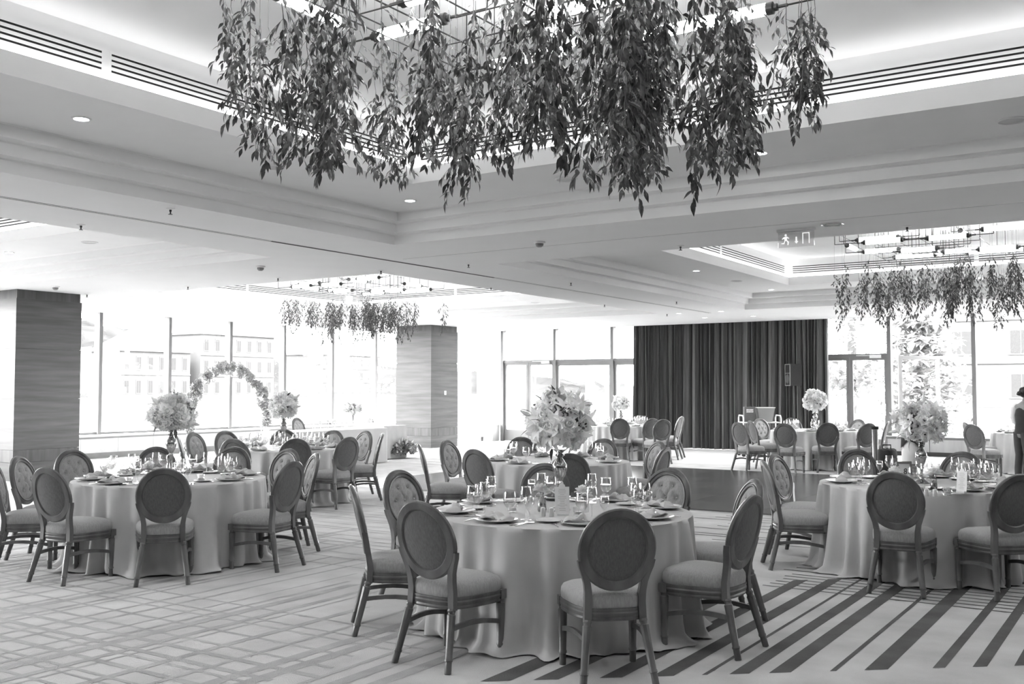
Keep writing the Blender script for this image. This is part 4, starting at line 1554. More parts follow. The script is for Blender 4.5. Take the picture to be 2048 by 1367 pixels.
def bud_vase(P, H, label, n, seed, mat='clear_glass', r=.028, grp='small bud vases', bs=1.):
    t = thing('bud_vase', label, 'vase', P, 0, grp)
    m = MB()
    m.lathe([(.001, .004), (r * .9, .0), (r, .01), (r * .95, H * .5), (r * .8, H * .8), (r, H), (r - .002, H), (r * .78, H * .8), (r * .9, H * .5), (.001, .012)], 16, cap0=False, cap1=False)
    m.build('vase_body', mat, t, True)
    rr = random.Random(seed)
    for k in range(n):
        a = 2 * PI * k / n + rr.uniform(-.3, .3)
        d = Vector((math.cos(a) * .35, math.sin(a) * .35, 1)).normalized()
        top = Vector((0, 0, H * .9)) + d * rr.uniform(.03, .075) * bs
        m = MB()
        m.tube([(0, 0, .02), (0, 0, H * .8), top], .002, 4)
        m.build('stem', 'leaf_green', t)
        obj('rose', ROSES[k % 4], t, top, zto(d), rr.uniform(.75, 1.0) * bs)
    for k in range(3):
        a = rr.uniform(0, 6.28)
        obj('leaf', LFG[k % 3], t, (0, 0, H * .95), basis(Vector((math.cos(a), math.sin(a), .3))).to_euler(), .7)
    return t
def at_table(px, py):
    p = at_z(px, py, ZT)
    return Vector((p.x, p.y, ZT + .001))
bud_vase(at_table(1084, 1022), .10, 'glass bud vase with white roses left of the menu card', 4, 3, 'mercury_glass', .032)
bud_vase(at_table(1170, 1024), .10, 'clear bud vase with white roses right of the menu card', 4, 4)
bud_vase(at_table(1868, 980), .10, 'silver bud vase with pale roses right of the number 8 card', 4, 5, 'mercury_glass', .030)
bud_vase(at_table(1935, 965), .10, 'bud vase with pale roses on the right of table number 8', 4, 6)
bud_vase(at_table(1790, 968), .09, 'bud vase with white roses left of the number 8 card', 3, 7)
bud_vase(at_table(296, 962), .10, 'bud vase with white roses left of the left flower stand', 4, 8)
bud_vase(at_table(362, 960), .10, 'bud vase with white roses right of the left flower stand', 4, 9)
bud_vase(at_table(505, 899), .09, 'bud vase left of the flower stand on the third table', 3, 10)
bud_vase(at_table(585, 899), .09, 'bud vase right of the flower stand on the third table', 3, 11)
def menu_card(P, rz, label, w=.10, h=.205):
    t = thing('menu_card', label, 'card', P, rz)
    m = MB()
    a = w / 2
    pts = [(-a, 0), (a, 0), (a, h * .87), (a * .45, h * .87), (a * .40, h * .93), (a * .2, h * .97), (0, h), (-a * .2, h * .97), (-a * .40, h * .93), (-a * .45, h * .87), (-a, h * .87)]
    n = len(pts)
    m.add([(x, -.001, z) for x, z in pts] + [(x, .001, z) for x, z in pts], [tuple(range(n)), tuple(range(2 * n - 1, n - 1, -1))] + [(k, k + n, (k + 1) % n + n, (k + 1) % n) for k in range(n)])
    m.build('card', 'paper', t, False, (0, 0, .012), (R(-6), 0, 0))
    m = MB()
    rr = random.Random(3)
    for k in range(13):
        z = h * (.78 - k * .057)
        ww = a * (rr.uniform(.35, .72) if k not in (3, 7, 10) else .3)
        m.add([(-ww, -.0016, z), (ww, -.0016, z), (ww, -.0016, z + .0022), (-ww, -.0016, z + .0022)], [(0, 1, 2, 3)])
    m.build('print_line', 'grey_ink', t, False, (0, 0, .012), (R(-6), 0, 0))['kind'] = 'stuff'
    B('card_foot', 'wax', [((-a * .8, -.02, 0), (a * .8, .02, .014))], t)
    return t
menu_card(at_table(1125, 1030), YAW + R(8), 'white menu card with a scalloped top at the middle of the nearest table')
c8 = menu_card(at_table(1923, 985), YAW + R(-55), 'white menu card turned edge-on right of the number 8 frame', .09, .19)
def candle(P, label):
    t = thing('candle_holder', label, 'candle holder', P, 0, 'glass candle holders')
    m = MB()
    m.lathe([(.001, .004), (.030, 0), (.034, .012), (.031, .020), (.036, .030), (.033, .040), (.038, .050), (.037, .062), (.0345, .062), (.034, .05), (.030, .02), (.001, .012)], 18, cap0=False, cap1=False)
    m.build('cut_glass', 'clear_glass', t, True, angle=15)
    m = MB()
    m.lathe([(.026, .013), (.026, .032), (.003, .033), (.002, .042)], 14)
    m.build('tealight', 'wax', t, True)
    return t
for px, py, l in ((1025, 1024, 'cut glass candle holder left of the roses on the nearest table'), (1157, 1032, 'cut glass candle holder beside the menu card on the nearest table'), (1895, 990, 'candle holder in the middle of table number 8'), (258, 968, 'candle holder on the left table by the water glasses'), (402, 962, 'candle holder on the right of the left table')):
    candle(at_table(px, py), l)
def shaker(P, label):
    t = thing('shaker', label, 'shaker', P, 0, 'salt and pepper shakers')
    m = MB()
    m.lathe([(.001, 0), (.017, 0), (.018, .01), (.018, .045), (.016, .05)], 14)
    m.build('shaker_body', 'porcelain', t, True)
    m = MB()
    m.lathe([(.017, .05), (.016, .056), (.008, .061), (.001, .062)], 14, cap1=False)
    m.build('shaker_cap', 'porcelain', t, True)
shaker(at_table(1086, 1032), 'white salt shaker on the nearest table, left of the pair')
shaker(at_table(1103, 1033), 'white pepper shaker on the nearest table, right of the pair')
shaker(at_table(1853, 992), 'white shaker on table number 8, left of the pair')
shaker(at_table(1870, 993), 'white shaker on table number 8, right of the pair')
# framed table number 8
P = at_table(1812, 967)
t = thing('number_frame', 'silver picture frame holding the table number 8', 'frame', P, YAW + R(10))
tilt = (R(-10), 0, 0)
w, h = .075, .20
o = B('frame_border', 'silver', [((-w, -.008, 0), (w, .008, .022)), ((-w, -.008, h - .022), (w, .008, h)), ((-w, -.008, .022), (-w + .022, .008, h - .022)), ((w - .022, -.008, .022), (w, .008, h - .022))], t)
o.rotation_euler = tilt
o = B('number_card', 'paper', [((-w + .02, -.004, .02), (w - .02, .004, h - .02))], t)
o.rotation_euler = tilt
cu = bpy.data.curves.new('numeral_8', 'FONT')
cu.body = '8'
cu.size = .075
cu.align_x = 'CENTER'
cu.extrude = .0006
cu.shear = .15
no = bpy.data.objects.new('numeral', cu)
COL.objects.link(no)
dg = bpy.context.evaluated_depsgraph_get()
nme = bpy.data.meshes.new_from_object(no.evaluated_get(dg))
bpy.data.objects.remove(no)
nme.materials.clear()
nme.materials.append(MATS['ink'])
o = obj('numeral', nme, t)
o.rotation_euler = (PI / 2 + R(-10), 0, 0)
o.location = (0, -.0055 + math.sin(R(10)) * .08 - .001, .085)
B('easel_strut', 'silver', [((-.01, .01, 0), (.01, .075, .004))], t)
# ------------------------------------------------------------------ head table, arch, floor flowers
t = thing('head_table', 'long white-draped head table before the left windows', 'table', (-15.0, 15.6, 0))
hx, hy = .42, 1.58
m = MB()
rings = []
rr = random.Random(8)
N = 120
def rect_pt(k, ex):
    per = 4 * (hx + hy)
    s = k / N * per
    a, b = hx, hy
    if s < 2 * b:
        p = (a, -b + s, 1, 0)
    elif s < 2 * b + 2 * a:
        p = (a - (s - 2 * b), b, 0, 1)
    elif s < 4 * b + 2 * a:
        p = (-a, b - (s - 2 * b - 2 * a), -1, 0)
    else:
        p = (-a + (s - 4 * b - 2 * a), -b, 0, -1)
    return p
for z, ex in ((.757, 0), (.735, .006), (.5, .012), (.25, .018), (.012, .024)):
    row = []
    for k in range(N):
        x, y, nx, ny = rect_pt(k, 0)
        w = ex * (1 + .8 * math.sin(k * .9) * (1 if z < .7 else 0))
        row.append((x + nx * w, y + ny * w, z))
    rings.append(row)
m.loft(rings, True, False)
m.build('tablecloth', 'white_cloth', t, True, angle=50)
B('tabletop', 'veneer', [((-hx + .01, -hy + .01, .70), (hx - .01, hy - .01, .745))], t)
ZH = .758
t = thing('side_table', 'small white-draped table standing beside the pale pillar', 'table', (*at_z(764, 850, .765).xy, 0))
B('tabletop', 'veneer', [((-.38, -.38, .70), (.38, .38, .75))], t)
m = MB()
rings = []
for z, ex in ((.765, 0), (.74, .006), (.4, .015), (.012, .03)):
    row = []
    for k in range(64):
        a = 2 * PI * k / 64
        c, s = math.cos(a), math.sin(a)
        q = 1 / max(abs(c), abs(s))
        w = .40 + ex * (1 + .7 * math.sin(k * 1.3))
        row.append((c * q * w, s * q * w, z))
    rings.append(row)
m.loft(rings, True, False)
m.build('tablecloth', 'white_cloth', t, True, angle=50)
def head(px, py):
    p = at_z(px, py, ZH)
    return Vector((min(max(p.x, -15.36), -14.64), min(max(p.y, 14.1), 17.1), ZH + .001))
# trumpet vase bouquet and small things on the head table
P = head(706, 856)
t = thing('trumpet_vase', 'slim trumpet vase on the head table', 'vase', P)
m = MB()
m.lathe([(.001, 0), (.05, 0), (.05, .006), (.014, .02), (.011, .10), (.02, .2), (.05, .28), (.048, .28), (.017, .2), (.001, .1)], 18, cap0=False, cap1=False)
m.build('vase_body', 'clear_glass', t, True)
m = MB()
rr = random.Random(4)
for k in range(9):
    a = 2 * PI * k / 9
    m.tube([(0, 0, .09), (.01 * math.cos(a), .01 * math.sin(a), .26), (.08 * math.cos(a), .08 * math.sin(a), .40)], .003, 4)
m.build('stems', 'leaf_green', t)['kind'] = 'stuff'
bouquet('loose_bouquet', 'loose spray of white flowers and leaves in the trumpet vase', (P.x, P.y, P.z + .42), .17, 30, (2, 1, 2, 3), 12, .7, 'head table flowers', -.5, 1.0, 26)
for i, (px, py, n, l) in enumerate(((640, 859, 3, 'leftmost bud vase on the head table'), (655, 858, 3, 'second bud vase from the left on the head table'), (668, 857, 2, 'bud vase left of the trumpet vase'), (738, 855, 3, 'bud vase with tall leaves right of the trumpet vase'), (764, 853, 2, 'rightmost bud vase on the head table'))):
    bud_vase(head(px, py), .13, l, n, 30 + i, 'clear_glass', .022, 'head table bud vases', 1.1)
for i, (px, py, l) in enumerate(((692, 856, 'small bottle left of the trumpet vase'), (719, 855, 'small bottle right of the trumpet vase'), (628, 860, 'small bottle at the left of the head table'))):
    P = head(px, py)
    t = thing('glass_bottle', l, 'bottle', P, 0, 'bottles on the head table')
    m = MB()
    m.lathe([(.001, 0), (.028, 0), (.028, .10), (.012, .14), (.010, .18)], 14)
    m.build('bottle_body', 'clear_glass', t, True)
    m = MB()
    m.lathe([(.011, .18), (.011, .20), (.001, .20)], 10, cap1=False)
    m.build('stopper', 'silver', t, True)
for i, (px, py) in enumerate(((750, 854), (772, 853), (683, 857), (730, 855))):
    put('water_goblet', WATER[0], 'clear goblet among the bud vases on the head table', 'glass', head(px, py), 0, 'goblets on the head table')
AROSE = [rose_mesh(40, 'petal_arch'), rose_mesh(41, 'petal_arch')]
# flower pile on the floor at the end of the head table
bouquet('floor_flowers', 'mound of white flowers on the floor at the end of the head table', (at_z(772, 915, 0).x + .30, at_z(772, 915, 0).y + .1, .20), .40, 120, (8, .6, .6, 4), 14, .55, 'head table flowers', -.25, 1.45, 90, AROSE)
# flower arch
AX, AY, AH, AR = -19.55, 16.95, .93, 1.20
t = thing('flower_arch', 'pale round arch covered in white flowers before the left windows', 'arch', (AX, AY, 0))
path = [(0, -AR, .03), (0, -AR, .5), (0, -AR, AH)]
for k in range(1, 24):
    a = PI * k / 24
    path.append((0, -AR * math.cos(a), AH + AR * math.sin(a)))
path += [(0, AR, AH), (0, AR, .5), (0, AR, .03)]
m = MB()
m.tube(path, .025, 8)
m.box((-.2, -AR - .15, 0), (.2, -AR + .15, .03))
m.box((-.2, AR - .15, 0), (.2, AR + .15, .03))
m.build('arch_frame', 'white_metal', t, True)
rr = random.Random(31)
nb = 290
tot = [0]
pv = [Vector(p) for p in path]
for a, b in zip(pv, pv[1:]):
    tot.append(tot[-1] + (b - a).length)
for k in range(nb):
    s = tot[-1] * (k + .5) / nb
    i = max(j for j in range(len(tot)) if tot[j] <= s)
    i = min(i, len(pv) - 2)
    p = pv[i].lerp(pv[i + 1], (s - tot[i]) / (tot[i + 1] - tot[i]))
    d = Vector((rr.uniform(-.2, 1), rr.uniform(-1, 1), rr.uniform(-1, 1))).normalized()
    q = p + d * rr.uniform(.05, .17)
    kind = rr.choices((0, 1, 2), (5, 2.2, 1.6))[0]
    if kind == 0:
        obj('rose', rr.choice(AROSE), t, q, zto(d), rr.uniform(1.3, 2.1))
    elif kind == 1:
        obj('filler_sprig', SPR[2], t, q, zto(d), 2.2)
    else:
        obj('leaf', LFG[1], t, q, basis(d).to_euler(), 1.2)

# ------------------------------------------------------------------ loudspeaker on its stand
SY = 24.95
a = at_y(1575, 728, SY)
b = at_y(1600, 771, SY)
cx, zt_, zb = (a.x + b.x) / 2, a.z, b.z
t = thing('speaker_stand', 'black tripod loudspeaker stand in front of the curtain', 'stand', (cx, SY, 0))
m = MB()
m.tube([(0, 0, .12), (0, 0, zb + .02)], .017, 10)
m.build('pole', 'black_metal', t, True)
m = MB()
m.lathe([(.032, .58), (.032, .68)], 12)
m.build('collar', 'black_metal', t, True)
for k in range(3):
    a_ = 2 * PI * k / 3 + .4
    m = MB()
    m.tube([(.02 * math.cos(a_), .02 * math.sin(a_), .62), (.48 * math.cos(a_), .48 * math.sin(a_), .012)], .012, 8)
    m.tube([(.01 * math.cos(a_), .01 * math.sin(a_), .16), (.25 * math.cos(a_), .25 * math.sin(a_), .305)], .008, 6)
    m.build('leg', 'black_metal', t, True)
t = thing('loudspeaker', 'black loudspeaker cabinet on a tripod stand before the curtain', 'loudspeaker', (cx, SY, zb), R(-48))
hw, hh = .15, zt_ - zb
m = MB()
m.loft([[(-hw, -.16, 0), (hw, -.16, 0), (hw * .7, .16, 0), (-hw * .7, .16, 0)], [(-hw, -.16, hh), (hw, -.16, hh), (hw * .7, .16, hh), (-hw * .7, .16, hh)]])
m.build('cabinet', 'black_plastic', t)
m = MB()
m.lathe([(.001, .01), (.05, .012), (.10, .02), (.115, .004)], 24, Matrix.Translation((0, -.16, hh * .32)) @ Matrix.Rotation(PI / 2, 4, 'X'), cap0=False, cap1=False)
m.build('woofer', 'grille', t, True)
m = MB()
m.loft([[(-.11, -.161, hh * .60), (.11, -.161, hh * .60), (.11, -.161, hh * .92), (-.11, -.161, hh * .92)], [(-.05, -.12, hh * .68), (.05, -.12, hh * .68), (.05, -.12, hh * .84), (-.05, -.12, hh * .84)]], False, True)
m.build('horn', 'black_plastic', t)
B('front_rim', 'stone_dark', [((-hw, -.168, .0), (-hw + .014, -.158, hh)), ((hw - .014, -.168, 0), (hw, -.158, hh)), ((-hw + .014, -.168, hh - .014), (hw - .014, -.158, hh)), ((-hw + .014, -.168, 0), (hw - .014, -.158, .014)), ((-hw + .014, -.168, hh * .57), (hw - .014, -.158, hh * .59))], t)

# ------------------------------------------------------------------ serving trolley with ice bucket and sign box
p = at_z(1500, 911, 0)
TX, TY = p.x, p.y
t = thing('serving_trolley', 'white service trolley on castors in front of the curtain', 'trolley', (TX + .25, TY, 0), YAW)
tw, td = .45, .25
for sx in (-1, 1):
    m = MB()
    m.tube([(sx * tw, -td, .10), (sx * tw, -td, .92), (sx * tw, -td + .06, .98), (sx * tw, td - .06, .98), (sx * tw, td, .92), (sx * tw, td, .10)], .016, 8)
    m.build('side_frame', 'white_metal', t, True)
for z in (.28, .80):
    B('shelf', 'white_cloth', [((-tw, -td, z), (tw, td, z + .025))], t)
for sx in (-1, 1):
    for sy in (-1, 1):
        m = MB()
        m.lathe([(.04, -.012), (.045, -.008), (.045, .008), (.04, .012)], 14, Matrix.Translation((sx * tw, sy * td, .046)) @ Matrix.Rotation(PI / 2, 4, 'X'))
        w_ = m.build('castor', 'black_metal', t, True)
        B('castor_fork', 'white_metal', [((sx * tw - .012, sy * td - .025, .06), (sx * tw + .012, sy * td + .025, .11))], w_)
def loc_on(u, v, z):
    return (TX + .25 + math.cos(YAW) * u - math.sin(YAW) * v, TY + math.sin(YAW) * u + math.cos(YAW) * v, z)
t = thing('ice_bucket', 'translucent ice bucket standing on the service trolley', 'bucket', loc_on(.12, -.02, .826), YAW)
m = MB()
m.loft([[(-.15, -.11, 0), (.15, -.11, 0), (.15, .11, 0), (-.15, .11, 0)], [(-.21, -.15, .34), (.21, -.15, .34), (.21, .15, .34), (-.21, .15, .34)]], True, False)
m.build('bucket_body', 'ice_plastic', t)
B('bucket_rim', 'white_plastic', [((-.22, -.16, .335), (.22, -.145, .35)), ((-.22, .145, .335), (.22, .16, .35)), ((-.22, -.145, .335), (-.205, .145, .35)), ((.205, -.145, .335), (.22, .145, .35))], t)
t = thing('menu_box', 'dark box with white lettering beside the ice bucket', 'box', loc_on(-.25, .0, .826), YAW)
B('box_body', 'board_dark', [((-.13, -.08, 0), (.13, .08, .36))], t)
m = MB()
for k, z in ((0, .27), (1, .225)):
    x = -.085
    rr = random.Random(k + 2)
    while x < .08:
        w_ = rr.uniform(.008, .02)
        m.add([(x, -.081, z), (x + w_, -.081, z), (x + w_ + .004, -.081, z + .034), (x + .004, -.081, z + .034)], [(0, 1, 2, 3)])
        x += w_ + .006
m.build('lettering', 'white_plastic', t)['kind'] = 'stuff'
t = thing('storage_crate', 'dark crate on the lower shelf of the service trolley', 'crate', loc_on(-.15, 0, .306), YAW)
B('crate_body', 'black_plastic', [((-.2, -.15, 0), (.2, .15, .02)), ((-.2, -.15, .02), (.2, -.13, .2)), ((-.2, .13, .02), (.2, .15, .2)), ((-.2, -.13, .02), (-.18, .13, .2)), ((.18, -.13, .02), (.2, .13, .2))], t)
B('crate_lid', 'grille', [((-.21, -.16, .2), (.21, .16, .22))], t)

# ------------------------------------------------------------------ behind table number 8: steel bin, black cloth, planter
p = Vector((*at_d(1747, 16.5), 0))
t = thing('steel_post_bin', 'slim polished steel stand with a black top behind table number 8', 'stand', p)
m = MB()
m.lathe([(.11, 0), (.11, .02), (.05, .03), (.05, .95), (.055, .96)], 20)
m.build('steel_body', 'chrome', t, True, angle=40)
m = MB()
m.lathe([(.058, .96), (.058, 1.0), (.05, 1.005)], 20)
m.build('black_top', 'black_plastic', t, True)
p = Vector((*at_d(1770, 15.5), 0))
t = thing('black_case', 'black cloth-covered case standing behind table number 8', 'case', p, YAW)
m = MB()
rr = random.Random(6)
rings = []
for z, s in ((.0, 1.0), (.35, 1.02), (.62, .98), (.68, .9), (.70, .7)):
    rings.append([((.11 * math.cos(2 * PI * k / 24) * s * (1 + .06 * math.sin(5 * k))) * (1.3 if abs(math.cos(2 * PI * k / 24)) > .6 else 1), .16 * math.sin(2 * PI * k / 24) * s, z + .01 * math.sin(k * 2)) for k in range(24)])
m.loft(rings)
m.build('cloth_cover', 'black_cloth', t, True)
m = MB()
m.tube([(-.06, 0, .69), (-.06, 0, .76), (.06, 0, .76), (.06, 0, .69)], .01, 8)
m.build('carry_handle', 'black_plastic', t, True)
p = Vector((*at_d(1822, 13.6), 0))
t = thing('planter', 'pale round pot on a pedestal behind table number 8', 'pot', p)
m = MB()
m.lathe([(.14, 0), (.14, .03), (.05, .06), (.05, .55), (.13, .60)], 24)
m.build('pedestal', 'stone', t, True, angle=40)
m = MB()
m.lathe([(.10, .60), (.145, .62), (.145, .78), (.135, .80), (.135, .95), (.125, .95), (.12, .80), (.002, .78)], 28, cap1=False)
m.build('pot_body', 'stone', t, True, angle=40)
m = MB()
m.loft([[(.15 * math.cos(a_) , .15 * math.sin(a_), .96) for a_ in [2 * PI * k / 20 for k in range(20)]], [(.155 * math.cos(a_), .155 * math.sin(a_), .80 + .12 * abs(math.sin(a_ * 1.5 + .9))) for a_ in [2 * PI * k / 20 for k in range(20)]]], True, False)
m.build('black_napkin', 'black_cloth', t, True)

# ------------------------------------------------------------------ waiter at the right edge
p = Vector((*at_d(2041, 17.6), 0))
t = thing('person', 'person in dark waistcoat and white shirt, hair up, at the right edge', 'person', p, YAW - PI / 2 + R(12))
t.scale = (.93, .93, .93)
# body faces local +y ; standing, leaning slightly forward, arms reaching to the table
def skin_body(verts, edges, radii, name, mat, parent, sub=2):
    me = bpy.data.meshes.new(name)
    me.from_pydata(verts, edges, [])
    o = bpy.data.objects.new(name, me)
    COL.objects.link(o)
    o.parent = parent
    sk = o.modifiers.new('skin', 'SKIN')
    sk.use_smooth_shade = True
    for i, r_ in enumerate(radii):
        me.skin_vertices[0].data[i].radius = (r_ if isinstance(r_, tuple) else (r_, r_))
    me.skin_vertices[0].data[0].use_root = True
    ss = o.modifiers.new('subdiv', 'SUBSURF')
    ss.levels = sub
    ss.render_levels = sub
    me.materials.append(MATS[mat])
    return o
V = [(0, 0, .95), (0, .01, 1.10), (0, .03, 1.28), (0, .05, 1.42), (0, .07, 1.50), (0, .09, 1.57), (0, .10, 1.66), (0, .10, 1.72)]
E_ = [(i, i + 1) for i in range(7)]
Rr = [(.15, .10), (.125, .09), (.15, .10), (.13, .08), (.05, .05), (.055, .06), (.075, .092), (.06, .07)]
def chain(parent, pts, rs):
    last = parent
    for p_, r_ in zip(pts, rs):
        V.append(p_)
        Rr.append(r_)
        E_.append((last, len(V) - 1))
        last = len(V) - 1
    return last
for s in (-1, 1):
    w_ = chain(3, [(s * .19, .01, 1.40), (s * .24, .025, 1.14), (s * .19, .30, 1.02), (s * .17, .37, .98)], [.05, .042, .033, .034])
    for f in range(4):
        chain(w_, [(s * (.195 - f * .018), .44, .965 - .004 * f), (s * (.195 - f * .018), .475 - .01 * abs(f - 1.5), .94)], [.0095, .008])
    chain(w_, [(s * .125, .40, .975), (s * .115, .43, .955)], [.010, .008])
    chain(0, [(s * .10, 0, .90), (s * .11, .02, .50), (s * .11, -.02, .09), (s * .115, .09, .04)], [.095, .062, .045, .038])
skin_body(V, E_, Rr, 'body', 'skin', t)
def tubeloft(name, mat, rows, n=20, parent=t):
    m = MB()
    m.loft([[(cx_ + rx * math.cos(2 * PI * k / n), cy_ + ry * math.sin(2 * PI * k / n), z_) for k in range(n)] for cx_, cy_, z_, rx, ry in rows])
    return m.build(name, mat, parent, True, angle=70)
tubeloft('waistcoat', 'vest', [(0, 0, .90, .175, .125), (0, .005, 1.0, .160, .115), (0, .01, 1.10, .150, .11), (0, .025, 1.25, .178, .125), (0, .04, 1.36, .175, .11), (0, .05, 1.44, .13, .085), (0, .055, 1.46, .09, .07)])
for s in (-1, 1):
    m = MB()
    m.tube([(s * .15, .02, 1.43), (s * .205, .005, 1.38), (s * .245, .01, 1.20), (s * .245, .03, 1.13), (s * .205, .22, 1.05), (s * .19, .31, 1.02)], [.055, .066, .062, .06, .05, .045], 14)
    m.build('shirt_sleeve', 'shirt', t, True, angle=70)
    m = MB()
    m.tube([(s * .09, .0, .93), (s * .105, .01, .70), (s * .11, .02, .50), (s * .11, -.015, .25), (s * .11, -.015, .06)], [.105, .095, .08, .07, .068], 14)
    m.build('trouser_leg', 'trousers', t, True, angle=70)
    m = MB()
    m.loft([[(s * .112 + .042 * math.cos(a_), .04 + .13 * math.sin(a_), z_) for a_ in [2 * PI * k / 16 for k in range(16)]] for z_ in (.0, .05)] + [[(s * .112 + .03 * math.cos(a_), .02 + .08 * math.sin(a_), .085) for a_ in [2 * PI * k / 16 for k in range(16)]]])
    m.build('shoe', 'black_plastic', t, True)
tubeloft('shirt_collar', 'shirt', [(0, .055, 1.45, .085, .07), (0, .07, 1.51, .062, .062)])
m = MB()
bm = bmesh.new()
bmesh.ops.create_uvsphere(bm, u_segments=16, v_segments=10, radius=1)
for v in bm.verts:
    x_, y_, z_ = v.co
    v.co = Vector((x_ * .088, .068 + y_ * .098 - (.02 if y_ < 0 else 0), 1.68 + z_ * .105))
bmesh.ops.delete(bm, geom=[v for v in bm.verts if v.co.y > .10 and v.co.z < 1.71], context='VERTS')
me = bpy.data.meshes.new('hair')
bm.to_mesh(me)
bm.free()
me.materials.append(MATS['hair'])
me.shade_smooth()
obj('hair', me, t)
tubeloft('hair_bun', 'hair', [(0, -.05, 1.61, .01, .01), (0, -.055, 1.625, .04, .04), (0, -.055, 1.655, .05, .05), (0, -.05, 1.69, .035, .035), (0, -.045, 1.70, .008, .008)])
m = MB()
m.add([(-.012, .195, 1.645), (.012, .195, 1.645), (0, .185, 1.685), (0, .222, 1.648)], [(0, 3, 2), (1, 2, 3), (0, 1, 3), (0, 2, 1)])
m.build('nose', 'skin', t, True)
for s in (-1, 1):
    m = MB()
    m.lathe([(.001, 0), (.009, .002), (.006, .006)], 8, Matrix.Translation((s * .03, .186, 1.675)) @ Matrix.Rotation(-PI / 2, 4, 'X'))
    m.build('eye', 'ink', t)
B('mouth', 'stone_dark', [((-.022, .183, 1.612), (.022, .191, 1.62))], t)

# ------------------------------------------------------------------ outside
g = struct(B('ground_outside', 'paving', [((-420, -200, -.5), (XG - .2, 420, -.25)), ((XG - .2, YG + .15, -.5), (320, 420, -.25))]))
# wooded hillside across the river
m = MB()
rr = random.Random(2)
NXh, NYh = 26, 60
vs = []
for i in range(NXh):
    for j in range(NYh):
        u = i / (NXh - 1)
        x = -190 - 210 * u
        y = -80 + 560 * j / (NYh - 1)
        ridge = 30 + 26 * math.sin(y * .011 + .8) + 10 * math.sin(y * .035)
        z = -2 + max(0, u) ** .8 * ridge + rr.uniform(-2.2, 2.2) * (1 if u > .02 else 0)
        vs.append((x, y, z))
fs = [(i * NYh + j, i * NYh + j + 1, (i + 1) * NYh + j + 1, (i + 1) * NYh + j) for i in range(NXh - 1) for j in range(NYh - 1)]
m.add(vs, fs)
struct(m.build('hillside', 'hill', None, True, angle=180))
def house(name, label, x0, y0, w, d, h, floors, bays, face, roof_h, grp=None):
    t = thing(name, label, 'building', (x0, y0, -.25), 0, grp)
    B('walls', 'facade', [((0, 0, 0), (w, d, h))], t)
    m = MB()
    e = .5
    m.add([(-e, -e, h), (w + e, -e, h), (w + e, d + e, h), (-e, d + e, h), (w * .25, d * .5, h + roof_h), (w * .75, d * .5, h + roof_h)], [(0, 1, 5, 4), (1, 2, 5), (2, 3, 4, 5), (3, 0, 4), (3, 2, 1, 0)])
    m.build('roof', 'roof', t)
    L = w if face == 'y' else d
    bw = L / bays
    fh = h / floors
    if face == 'y':
        fr = MB().box((-bw * .22, -.10, 0), (bw * .22, 0, fh * .62)).mesh('window_frame', 'facade_trim')
        gl = MB().box((-bw * .17, -.13, fh * .04), (-.05, -.10, fh * .56)).box((.05, -.13, fh * .04), (bw * .17, -.10, fh * .56)).mesh('window_glass', 'facade_glass')
        led = MB().box((0, -.2, 0), (w, 0, .25)).mesh('string_course', 'facade_trim')
    else:
        fr = MB().box((0, -bw * .22, 0), (.10, bw * .22, fh * .62)).mesh('window_frame', 'facade_trim')
        gl = MB().box((.10, -bw * .17, fh * .04), (.13, -.05, fh * .56)).box((.10, .05, fh * .04), (.13, bw * .17, fh * .56)).mesh('window_glass', 'facade_glass')
        led = MB().box((0, 0, 0), (.2, d, .25)).mesh('string_course', 'facade_trim')
    for f in range(floors):
        for b_ in range(bays):
            p_ = ((b_ + .5) * bw, 0, f * fh + fh * .2) if face == 'y' else (w, (b_ + .5) * bw, f * fh + fh * .2)
            o = obj('window', fr, t, p_)
            obj('pane', gl, o)
        if f:
            obj('string_course', led, t, (0, 0, f * fh) if face == 'y' else (w, 0, f * fh))
    return t
q = at_y(1868, 777, 112)
house('town_house', 'pale classical building with tall windows beyond the right window bays', q.x, 112, 66, 20, 22, 5, 12, 'y', 3)
q = at_x(240, 777, -165)
house('river_house', 'pale low house far across the river behind the left window', -175, q.y, 10, 16, 9, 2, 6, 'x', 5, 'houses across the river')
q = at_x(400, 777, -165)
house('river_house', 'pale three-storey house across the river behind the flower arch', -175, q.y, 10, 20, 13, 3, 7, 'x', 4, 'houses across the river')
q = at_x(640, 777, -168)
house('river_house', 'faint pale house across the river behind the head table', -180, q.y, 10, 24, 10, 3, 8, 'x', 4, 'houses across the river')
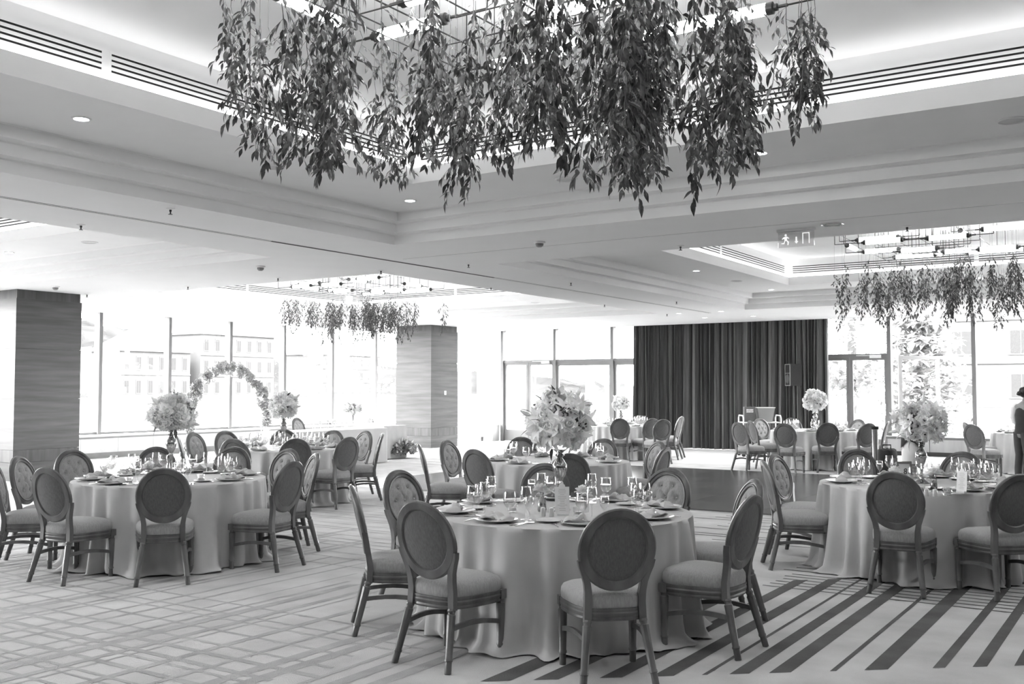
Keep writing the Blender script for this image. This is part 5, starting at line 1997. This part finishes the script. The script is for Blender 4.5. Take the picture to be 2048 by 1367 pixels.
# trees on the terrace side
def tree(name, label, P, H, R_, kind, seed):
    t = thing(name, label, 'tree', P)
    rr = random.Random(seed)
    m = MB()
    m.tube([(0, 0, 0), (.1, 0, H * .4), (0, .1, H * .9)], [.22, .16, .04], 8)
    m.build('trunk', 'bark', t, True)
    m = MB()
    for k in range(6500):
        if kind == 'leafy':
            d = Vector((rr.gauss(0, 1), rr.gauss(0, 1), rr.gauss(0, 1))).normalized() * rr.uniform(.55, 1) ** .5
            cl = 1 + .18 * math.sin(6 * d.x + seed) * math.sin(5 * d.y) + .12 * math.sin(9 * d.z)
            p_ = Vector((d.x * R_ * cl, d.y * R_ * cl, H * .58 + d.z * H * .42 * cl))
            s_ = rr.uniform(.2, .46)
        else:
            u = rr.random() ** .7
            lay = int(u * 11) / 11
            rad = R_ * (1 - lay) * rr.uniform(.1, 1.05)
            a_ = rr.uniform(0, 6.28)
            p_ = Vector((math.cos(a_) * rad, math.sin(a_) * rad, H * (.12 + .88 * lay) - rad * .28 + rr.uniform(-.12, .12)))
            s_ = rr.uniform(.2, .42)
        dd = Vector((rr.uniform(-1, 1), rr.uniform(-1, 1), rr.uniform(-.6, .6)))
        vs, fs = leaf_verts(s_, s_ * .6, .2, .2)
        vs = [vs[0], vs[6], vs[8], vs[15]]
        m.add(vs, [(0, 1, 3, 2)], Matrix.Translation(p_) @ basis(dd))
    stuff(m.build('crown', 'tree_leaf', t))
    return t
tree('leafy_tree', 'leafy tree outside the glass door right of the curtain', (*at_y(1700, 777, 39).xy, -.25), 9.0, 3.0, 'leafy', 3)
tree('conifer_tree', 'conifer with drooping branches outside the right windows', (*at_y(1845, 777, 34.5).xy, -.25), 7.0, 2.0, 'conifer', 4)
tree('leafy_tree', 'leafy tree outside, half hidden behind the curtain', (*at_y(1590, 777, 49).xy, -.25), 9.0, 3.2, 'leafy', 5)
# terrace railing
t = thing('terrace_railing', 'thin metal railing on the terrace outside the right glass door', 'railing', (*at_y(1668, 777, 32).xy, -.25))
L = 9.0
for z in (.35, 1.05):
    B('rail', 'rail', [((0, -.02, z), (L, .02, z + .05))], t)
bme = MB().box((-.012, -.012, 0), (.012, .012, 1.1)).mesh('baluster', 'rail')
for k in range(31):
    obj('baluster', bme, t, (k * .3, 0, 0))
